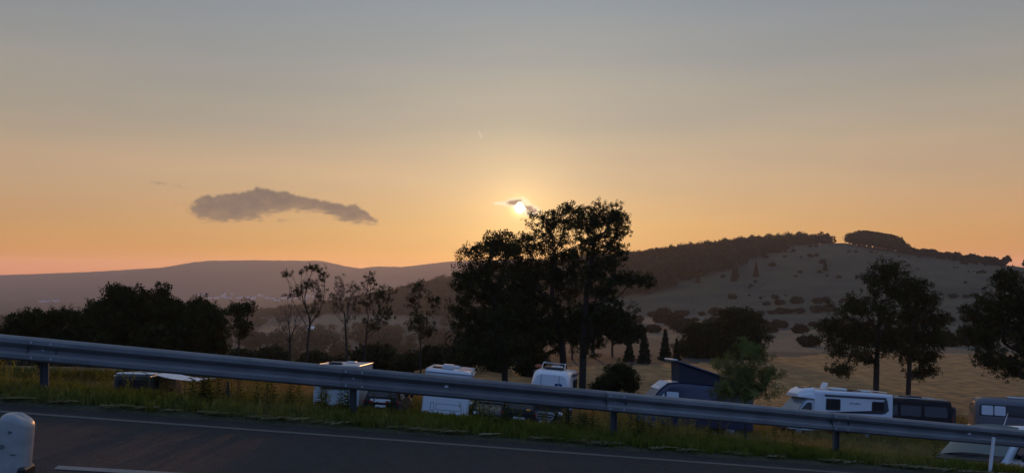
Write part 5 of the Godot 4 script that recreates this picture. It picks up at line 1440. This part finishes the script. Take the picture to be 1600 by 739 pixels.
func build_grass() -> void:
	tinted("grass", 0.9, 1.0).metallic_specular = 0.2
	M.grass.backlight = Color(1.0, 0.92, 0.5)
	var short := tuft(16, 0.17, 0.009, 0.5)
	var mid := tuft(14, 0.17, 0.008, 0.4, 2)
	var tall := tuft(12, 0.42, 0.007, 0.35, 5)
	var sets := [[short, [], []], [mid, [], []], [tall, [], []]]
	for i in 17000:
		var u := rng.randf_range(-11.0, 17.0)
		var t := 10.86 + 2.1 * pow(rng.randf(), 0.85)
		if t < 10.95 + 0.08 * noise_b.get_noise_1d(u * 30.0): continue
		var p := place(u, t)
		p.y = ground_y(p.x, p.z) - 0.01
		var n := noise_b.get_noise_2d(p.x * 4.0, p.z * 4.0)
		var pick := 0 if t < 11.25 or rng.randf() < 0.45 else 1
		if t > 11.5 and u < 8.5 and t < 12.1 and rng.randf() < 0.035 + 0.12 * n: pick = 2
		var dry := clampf(0.18 + 0.9 * n + rng.randf_range(-0.25, 0.35) - 0.01 * u + (0.2 if pick == 2 else 0.0), 0, 1)
		var c := Color(0.14, 0.175, 0.035).lerp(Color(0.35, 0.30, 0.13), dry * 0.75) * rng.randf_range(0.7, 1.25)
		var z := rng.randf_range(0.75, 1.25) * (0.8 if t < 11.1 else 1.0)
		sets[pick][1].append(Transform3D(Basis(Vector3.UP, rng.randf() * TAU).scaled(Vector3(1, z, 1)), p))
		sets[pick][2].append(c)
	# down the bank and out over the meadow
	var deep := tuft(22, 0.5, 0.022, 0.45, 6)
	sets.append([deep, [], []])
	for i in 30000:
		var p := Vector3.ZERO
		if i < 9000:
			p = place(rng.randf_range(-16.0, 36.0), rng.randf_range(15.5, 30.0))
		else:
			var d := rng.randf_range(28.0, 64.0)
			p = Vector3(rng.randf_range(-0.68, 0.68) * d, 0, -d)
		p.y = ground_y(p.x, p.z) - 0.02
		var n := noise_a.get_noise_2d(p.x * 3.0, p.z * 3.0)
		var gold := smoothstep(-30.0, -12.0, p.x) * smoothstep(44.0, 52.0, -p.z)
		var c := Color(0.11, 0.135, 0.035).lerp(Color(0.34, 0.275, 0.13), clampf(0.38 + n + 0.4 * gold + rng.randf_range(-0.2, 0.2), 0, 1)).lerp(Color(0.48, 0.27, 0.09), 0.7 * gold) * rng.randf_range(0.75, 1.2)
		var z := rng.randf_range(0.6, 1.15) * (0.8 if gold > 0.5 else 1.0)
		sets[3][1].append(Transform3D(Basis(Vector3.UP, rng.randf() * TAU).scaled(Vector3(1.3, z, 1.3)), p))
		sets[3][2].append(c)
	var names := ["short_grass", "verge_grass", "tall_grass", "meadow_grass"]
	for k in 4: tag(many(names[k], sets[k][0], M.grass, sets[k][1], sets[k][2]), "", "", "", "stuff")
	# pale dry litter along the edge of the sod
	var bit := Shape.new()
	for i in 5: leaf(bit, Vector3(rng.randf_range(-0.06, 0.06), 0.012, rng.randf_range(-0.03, 0.03)), Vector3(1.0 if i % 2 else -1.0, rng.randf_range(0.0, 0.12), rng.randf_range(-0.5, 0.5)).normalized(), Vector3.UP, 0.13, 0.03)
	var places := []
	var tints := []
	for i in 300:
		var u := rng.randf_range(-9.0, 15.0)
		if noise_b.get_noise_1d(u * 22.0) < -0.05: continue
		var p := place(u, 10.90 + rng.randf_range(-0.06, 0.06))
		p.y = ground_y(p.x, p.z) + 0.03
		places.append(Transform3D(Basis(Vector3.UP, 0.25 + rng.randf_range(-0.5, 0.5)), p))
		tints.append(Color(0.36, 0.33, 0.22) * rng.randf_range(0.5, 1.2))
	tag(many("dry_litter", bit.mesh(), M.grass, places, tints), "", "", "", "stuff")
	# broad-leaved weeds along the edge of the bank
	var weed := Shape.new()
	weed.tube([Vector3.ZERO, Vector3(0.03, 0.35, 0), Vector3(0.02, 0.7, 0.03)], [0.008, 0.006, 0.003], 4)
	for i in 26:
		var y := 0.06 + 0.025 * i
		var w := i * 2.4
		leaf(weed, Vector3(0.02, y, 0.01), Vector3(cos(w), 0.35, sin(w)).normalized(), Vector3.UP, 0.2 * (1.1 - y), 0.07 * (1.1 - y))
	places = []
	tints = []
	for i in 420:
		var u := rng.randf_range(-2.2, 1.2) if i < 190 else rng.randf_range(2.4, 5.5) if i < 290 else rng.randf_range(-10.0, 16.0)
		var p := place(u, rng.randf_range(11.5, 13.4))
		if noise_b.get_noise_2d(p.x * 3.0 + 50.0, p.z * 3.0) < -0.08 and i >= 120: continue
		if u > 1.2 and u < 2.4: continue
		p.y = ground_y(p.x, p.z) - 0.02
		places.append(Transform3D(Basis(Vector3.UP, rng.randf() * TAU).scaled(Vector3.ONE * rng.randf_range(0.35, 0.8)), p))
		tints.append(Color(0.055, 0.08, 0.026) * rng.randf_range(0.7, 1.3))
	tag(many("roadside_weeds", weed.mesh(), M.grass, places, tints), "", "", "", "stuff")

# ------------------------------------------------------------------ the village far off
func build_village() -> void:
	paint("render_wall", 0.75, 0.74, 0.72, 0.8)
	paint("tile_roof", 0.24, 0.10, 0.07, 0.8)
	paint("slate_roof", 0.12, 0.12, 0.13, 0.6)
	paint("far_window", 0.05, 0.05, 0.06, 0.2)
	var house := func(called: String, label: String, p: Vector3, turn: float, l: float, w: float, h: float, roof: String, group := "houses of the distant village") -> Node3D:
		var t := thing(called, label, "house" if called == "house" else "building", p, turn, group)
		box_on(t, "wall", Vector3(0, h / 2 - 0.5, 0), Vector3(l, h + 1.0, w), M.render_wall, 0.05)
		var s := Shape.new()
		var e := 0.5
		var g := h + w * 0.36
		for z in [-1.0, 1.0]:
			s.prism([Vector3(-l / 2 - e, h - 0.2, z * (w / 2 + e)), Vector3(l / 2 + e, h - 0.2, z * (w / 2 + e)), Vector3(l / 2 + e, g, 0), Vector3(-l / 2 - e, g, 0)], Vector3(0, 0.25, 0))
		obj("roof", s.mesh(), M[roof], t)
		var q := Shape.new()
		for x in [-1.0, 1.0]: q.prism([Vector3(x * l / 2, h - 0.1, -w / 2), Vector3(x * l / 2, h - 0.1, w / 2), Vector3(x * l / 2, g - 0.1, 0)], Vector3(-x * 0.3, 0, 0))
		obj("gable", q.mesh(), M.render_wall, t)
		for k in 3:
			box_on(t, "window", Vector3(lerpf(-0.32, 0.32, k / 2.0) * l, h * 0.55, w / 2), Vector3(1.3, 1.5, 0.08), M.far_window)
		return t
	for i in 26:
		var px := -0.39 + 0.145 * (i + rng.randf()) / 26.0
		var d := rng.randf_range(2950.0, 3900.0)
		house.call("house", "tiny pale gabled house in the distant village at the ridge's foot", on_ground(px * d, -d), rng.randf() * 180.0, rng.randf_range(12, 22), rng.randf_range(9, 13), rng.randf_range(6, 10), "tile_roof" if rng.randf() < 0.6 else "slate_roof")
	for i in 7:
		var px := -0.595 + 0.03 * rng.randf()
		var d := rng.randf_range(2700.0, 3000.0)
		house.call("house", "tiny pale house far off above the low thicket at the ridge's foot", on_ground(px * d, -d), rng.randf() * 180.0, rng.randf_range(12, 24), 10.0, 7.0, "slate_roof", "houses far off above the low thicket")
	var c = house.call("church", "white church with a slim tower in the distant village", on_ground(-1195.0, -3380.0), 15.0, 26.0, 12.0, 11.0, "slate_roof", "")
	box_on(c, "tower", Vector3(-15.0, 13.0, 0), Vector3(7.0, 27.0, 7.0), M.render_wall, 0.05)
	var sp := Shape.new()
	sp.tube([Vector3(-15, 26.5, 0), Vector3(-15, 38, 0)], [4.6, 0.1], 4)
	obj("spire", sp.mesh(), M.slate_roof, c)
	house.call("long_hall", "long white hall roof down in the valley behind the leaning young tree", on_ground(-292.0, -1480.0), 8.0, 52.0, 16.0, 5.0, "pale_roof" if M.has("pale_roof") else "render_wall", "")
	house.call("long_hall", "shorter white hall in the valley, beside the bare young tree", on_ground(-352.0, -1520.0), -14.0, 26.0, 12.0, 4.0, "render_wall", "")
	house.call("house", "pale farmhouse low in the valley between the slender young tree and the bare ones", on_ground(-200.0, -800.0), 40.0, 9.0, 5.0, 2.6, "render_wall", "")

# ------------------------------------------------------------------ people and camp things
func flesh(bones: Array, cell: float, blend: float) -> ArrayMesh:
	# one skin over tapered bones: [from, to, radius, radius]
	var lo := Vector3.ONE * 1e9
	var hi := -lo
	for b in bones:
		for k in 2:
			lo = lo.min(b[k] - Vector3.ONE * (b[2 + k] + 2.5 * cell))
			hi = hi.max(b[k] + Vector3.ONE * (b[2 + k] + 2.5 * cell))
	var n := Vector3i((hi - lo) / cell) + Vector3i.ONE * 2
	var f := PackedFloat32Array()
	f.resize(n.x * n.y * n.z)
	for z in n.z:
		for y in n.y:
			for x in n.x:
				var p := lo + Vector3(x, y, z) * cell
				var v := 0.0
				for b in bones:
					var ab: Vector3 = b[1] - b[0]
					var t := clampf((p - b[0]).dot(ab) / maxf(ab.length_squared(), 1e-9), 0, 1)
					v += exp(-(p.distance_to(b[0] + ab * t) - lerpf(b[2], b[3], t)) / blend)
				f[x + n.x * (y + n.y * z)] = -blend * log(maxf(v, 1e-30))
	var s := Shape.new()
	var at := {}
	for z in n.z - 1:
		for y in n.y - 1:
			for x in n.x - 1:
				var sum := Vector3.ZERO
				var hits := 0
				for e in [[0, 1], [2, 3], [4, 5], [6, 7], [0, 2], [1, 3], [4, 6], [5, 7], [0, 4], [1, 5], [2, 6], [3, 7]]:
					var a := Vector3i(x + (e[0] & 1), y + ((e[0] >> 1) & 1), z + (e[0] >> 2))
					var b := Vector3i(x + (e[1] & 1), y + ((e[1] >> 1) & 1), z + (e[1] >> 2))
					var fa := f[a.x + n.x * (a.y + n.y * a.z)]
					var fb := f[b.x + n.x * (b.y + n.y * b.z)]
					if (fa < 0.0) != (fb < 0.0):
						sum += Vector3(a).lerp(Vector3(b), fa / (fa - fb))
						hits += 1
				if hits: at[x + n.x * (y + n.y * z)] = s.pt(lo + sum / hits * cell)
	var step := [1, n.x, n.x * n.y]
	for z in range(1, n.z - 1):
		for y in range(1, n.y - 1):
			for x in range(1, n.x - 1):
				var i := x + n.x * (y + n.y * z)
				for k in 3:
					var j: int = i + step[k]
					if (f[i] < 0.0) == (f[j] < 0.0): continue
					var u: int = step[(k + 1) % 3]
					var w: int = step[(k + 2) % 3]
					if not (at.has(i) and at.has(i - u) and at.has(i - w) and at.has(i - u - w)): continue
					if f[i] < 0.0: s.quad(at[i], at[i - w], at[i - u - w], at[i - u])
					else: s.quad(at[i], at[i - u], at[i - u - w], at[i - w])
	return s.mesh(80.0)

func seated_person(label: String, p: Vector3, turn: float, top: Material, legs: Material, hair: Material) -> void:
	# sits with knees bent, hands on the thighs, looking ahead (x is forward)
	var t := thing("person", label, "person", p, turn)
	var b := [
		[Vector3(-0.02, 0.52, -0.1), Vector3(-0.02, 0.52, 0.1), 0.14, 0.14],
		[Vector3(-0.03, 0.55, 0), Vector3(-0.1, 0.86, 0), 0.14, 0.155],
		[Vector3(-0.12, 0.98, -0.15), Vector3(-0.12, 0.98, 0.15), 0.065, 0.065],
		[Vector3(-0.12, 0.98, 0), Vector3(-0.08, 1.12, 0), 0.06, 0.055],
		[Vector3(-0.06, 1.24, 0), Vector3(-0.04, 1.2, 0), 0.095, 0.08],
		[Vector3(0.0, 1.16, 0), Vector3(0.02, 1.14, 0), 0.055, 0.045],
		[Vector3(0.05, 1.2, 0), Vector3(0.065, 1.185, 0), 0.014, 0.016],
	]
	var sleeves := []
	var trousers := []
	for e in [-1.0, 1.0]:
		b.append([Vector3(0.0, 0.5, e * 0.1), Vector3(0.44, 0.53, e * 0.13), 0.085, 0.06])
		b.append([Vector3(0.44, 0.53, e * 0.13), Vector3(0.42, 0.09, e * 0.14), 0.058, 0.042])
		b.append([Vector3(0.41, 0.05, e * 0.14), Vector3(0.57, 0.04, e * 0.16), 0.042, 0.035])
		b.append([Vector3(-0.12, 0.96, e * 0.19), Vector3(-0.02, 0.72, e * 0.24), 0.05, 0.04])
		b.append([Vector3(-0.02, 0.72, e * 0.24), Vector3(0.22, 0.64, e * 0.16), 0.04, 0.028])
		b.append([Vector3(0.22, 0.64, e * 0.16), Vector3(0.29, 0.625, e * 0.14), 0.028, 0.03])
		b.append([Vector3(-0.05, 1.2, e * 0.09), Vector3(-0.055, 1.18, e * 0.095), 0.018, 0.015])
		sleeves.append([Vector3(-0.12, 0.96, e * 0.19), Vector3(-0.02, 0.72, e * 0.24), 0.062, 0.052])
		sleeves.append([Vector3(-0.02, 0.72, e * 0.24), Vector3(0.18, 0.65, e * 0.175), 0.052, 0.042])
		trousers.append([Vector3(0.0, 0.5, e * 0.1), Vector3(0.44, 0.53, e * 0.13), 0.1, 0.075])
		trousers.append([Vector3(0.44, 0.53, e * 0.13), Vector3(0.42, 0.14, e * 0.14), 0.072, 0.06])
	var body := obj("body", flesh(b, 0.026, 0.02), M.skin, t)
	var hands := Shape.new()
	for e in [-1.0, 1.0]:
		for k in 4:
			var z: float = e * (0.14 + (k - 1.5) * 0.019)
			var l: float = [0.055, 0.066, 0.062, 0.05][k]
			hands.tube([Vector3(0.3, 0.625, z), Vector3(0.3 + l * 0.6, 0.622, z * 1.02), Vector3(0.3 + l, 0.6, z * 1.03)], [0.009, 0.0085, 0.006], 6)
		hands.tube([Vector3(0.25, 0.635, e * 0.115), Vector3(0.275, 0.63, e * 0.088), Vector3(0.31, 0.615, e * 0.08)], [0.011, 0.01, 0.007], 6)
	obj("fingers", hands.mesh(60.0), M.skin, body)
	sleeves.append_array([[Vector3(-0.03, 0.58, 0), Vector3(-0.1, 0.86, 0), 0.155, 0.168], [Vector3(-0.12, 0.98, -0.15), Vector3(-0.12, 0.98, 0.15), 0.078, 0.078]])
	obj("jacket", flesh(sleeves, 0.026, 0.02), top, t)
	trousers.append([Vector3(-0.02, 0.51, -0.1), Vector3(-0.02, 0.51, 0.1), 0.15, 0.15])
	obj("trousers", flesh(trousers, 0.026, 0.015), legs, t)
	obj("hair", flesh([[Vector3(-0.08, 1.27, -0.02), Vector3(-0.08, 1.27, 0.02), 0.1, 0.1], [Vector3(-0.1, 1.24, 0), Vector3(-0.11, 1.16, 0), 0.085, 0.06]], 0.022, 0.02), hair, t)
	var shoes := Shape.new()
	for e in [-1.0, 1.0]: shoes.bevel_box(Vector3(0.49, 0.035, e * 0.15), Vector3(0.27, 0.09, 0.1), 0.03)
	obj("shoes", shoes.mesh(), M.trim, t)

func camp_chair(label: String, p: Vector3, turn: float, cloth: Material) -> void:
	var t := thing("camping_chair", label, "chair", p, turn)
	box_on(t, "seat", Vector3(0.05, 0.38, 0), Vector3(0.48, 0.03, 0.5), cloth, 0.012)
	box_on(t, "backrest", Vector3(-0.24, 0.66, 0), Vector3(0.03, 0.52, 0.5), cloth, 0.012, Basis(Vector3.BACK, 0.16))
	for e in [-1.0, 1.0]:
		obj("leg", Shape.new().tube([Vector3(-0.22, 0, e * 0.26), Vector3(0.27, 0.56, e * 0.26)], [0.012, 0.012], 6).mesh(), M.aluminium, t)
		obj("leg", Shape.new().tube([Vector3(0.27, 0, e * 0.26), Vector3(-0.2, 0.4, e * 0.26), Vector3(-0.28, 0.9, e * 0.26)], [0.012, 0.012, 0.012], 6).mesh(), M.aluminium, t)
		box_on(t, "armrest", Vector3(0.06, 0.57, e * 0.26), Vector3(0.42, 0.025, 0.05), M.trim, 0.01)

func build_camp() -> void:
	paint("skin", 0.42, 0.26, 0.19, 0.6)
	paint("dark_cloth", 0.03, 0.032, 0.04, 0.9)
	paint("rust_cloth", 0.30, 0.06, 0.025, 0.9)
	paint("denim", 0.05, 0.06, 0.09, 0.9)
	paint("dark_hair", 0.02, 0.016, 0.012, 0.7)
	paint("white_cloth", 0.72, 0.71, 0.68, 0.8)
	paint("green_cloth", 0.02, 0.04, 0.025, 0.9)
	var p := on_ground(-15.6, -36.6)
	camp_chair("dark camping chair under a seated person in dark clothes, beside the awning", p, -160.0, M.dark_cloth)
	seated_person("person in dark clothes seated on a chair beside the awning", p + Vector3(0, -0.08, 0), -160.0, M.dark_cloth, M.denim, M.dark_hair)
	p = on_ground(-13.4, -35.2)
	camp_chair("dark camping chair under a seated person in rust red trousers, out in the grass", p, -75.0, M.dark_cloth)
	seated_person("person in a dark jacket and rust red trousers seated out in the meadow grass", p + Vector3(0, -0.08, 0), -75.0, M.dark_cloth, M.rust_cloth, M.dark_hair)
	camp_chair("empty white camping chair at the corner of the old dark van", on_ground(-16.3, -36.4), -120.0, M.white_cloth)
	for q in [["dark green parasol folded shut on its pole, standing in the meadow", -12.75, -36.0, M.green_cloth, 1.95], ["slim rust red parasol folded shut beside the dark green one", -12.35, -36.2, M.rust_cloth, 1.85]]:
		var t := thing("folded_parasol", q[0], "parasol", on_ground(q[1], q[2]))
		obj("pole", Shape.new().tube([Vector3(0, -0.2, 0), Vector3(0, q[4], 0)], [0.018, 0.016], 8).mesh(40.0), M.aluminium, t)
		var s := Shape.new()
		var rows := []
		for i in 9:
			var f := i / 8.0
			var ring := []
			for k in 16: 
				var r := (0.1 * (1.0 - f) + 0.015) * (1.0 + 0.22 * cos(k * PI)) * (0.8 if i == 0 else 1.0)
				ring.append(Vector3(cos(TAU * k / 16.0) * r, 0.75 + (q[4] - 0.72) * f, sin(TAU * k / 16.0) * r))
			rows.append(ring)
		s.rings(rows)
		obj("folded_cloth", s.mesh(), q[3], t)

func _ready() -> void:
	rng.seed = 20240
	noise_a.seed = 2
	noise_a.frequency = 0.02
	noise_a.fractal_octaves = 4
	noise_b.seed = 7
	noise_b.frequency = 0.06
	noise_b.fractal_octaves = 4
	# the eye: level, with the lens shifted up as the photograph's frame is
	var cam := Camera3D.new()
	cam.name = "camera"
	add_child(cam)
	cam.position = Vector3(0, EYE, 0)
	cam.keep_aspect = Camera3D.KEEP_HEIGHT
	cam.near = 0.1
	cam.far = 20000.0
	cam.set_frustum(0.1 * 739.0 / 1256.0, Vector2(0, 0.1 * 60.5 / 1256.0), 0.1, 20000.0)
	cam.current = true
	var env := Environment.new()
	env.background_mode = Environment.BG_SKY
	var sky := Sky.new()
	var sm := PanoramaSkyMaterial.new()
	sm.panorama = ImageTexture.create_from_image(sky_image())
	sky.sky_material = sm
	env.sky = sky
	env.tonemap_mode = Environment.TONE_MAPPER_LINEAR
	env.tonemap_exposure = 1.0
	env.volumetric_fog_enabled = true
	env.volumetric_fog_density = HAZE
	env.volumetric_fog_albedo = Color(0.92, 0.89, 0.88)
	env.volumetric_fog_anisotropy = 0.45
	env.volumetric_fog_length = 10000.0
	env.sdfgi_enabled = true
	env.ssao_enabled = true
	env.ssil_enabled = true
	var we := WorldEnvironment.new()
	we.name = "surroundings"
	we.environment = env
	add_child(we)
	var sun := DirectionalLight3D.new()
	sun.name = "sun"
	add_child(sun)
	var to_sun := Vector3(tan(deg_to_rad(SUN_AZ)), tan(deg_to_rad(SUN_EL)), -1).normalized()
	sun.basis = Basis.looking_at(-to_sun, Vector3.UP)
	sun.light_color = Color(1.0, 0.7, 0.42)
	sun.light_energy = 0.28
	sun.light_angular_distance = 0.6
	sun.shadow_enabled = true
	var t0 := Time.get_ticks_msec()
	build_setting()
	print("setting ", Time.get_ticks_msec() - t0)
	vehicle_paints()
	build_barrier()
	build_roadside_posts()
	build_motorhome()
	build_blue_van()
	build_dark_van()
	build_bus()
	build_caravan()
	build_box_camper()
	build_truck_camper()
	build_cars()
	build_left_van()
	build_near_van()
	print("vehicles ", Time.get_ticks_msec() - t0)
	build_trees()
	print("trees ", Time.get_ticks_msec() - t0)
	build_far_plants()
	print("far ", Time.get_ticks_msec() - t0)
	build_grass()
	build_village()
	print("grass ", Time.get_ticks_msec() - t0)
	build_camp()
	print("all ", Time.get_ticks_msec() - t0)
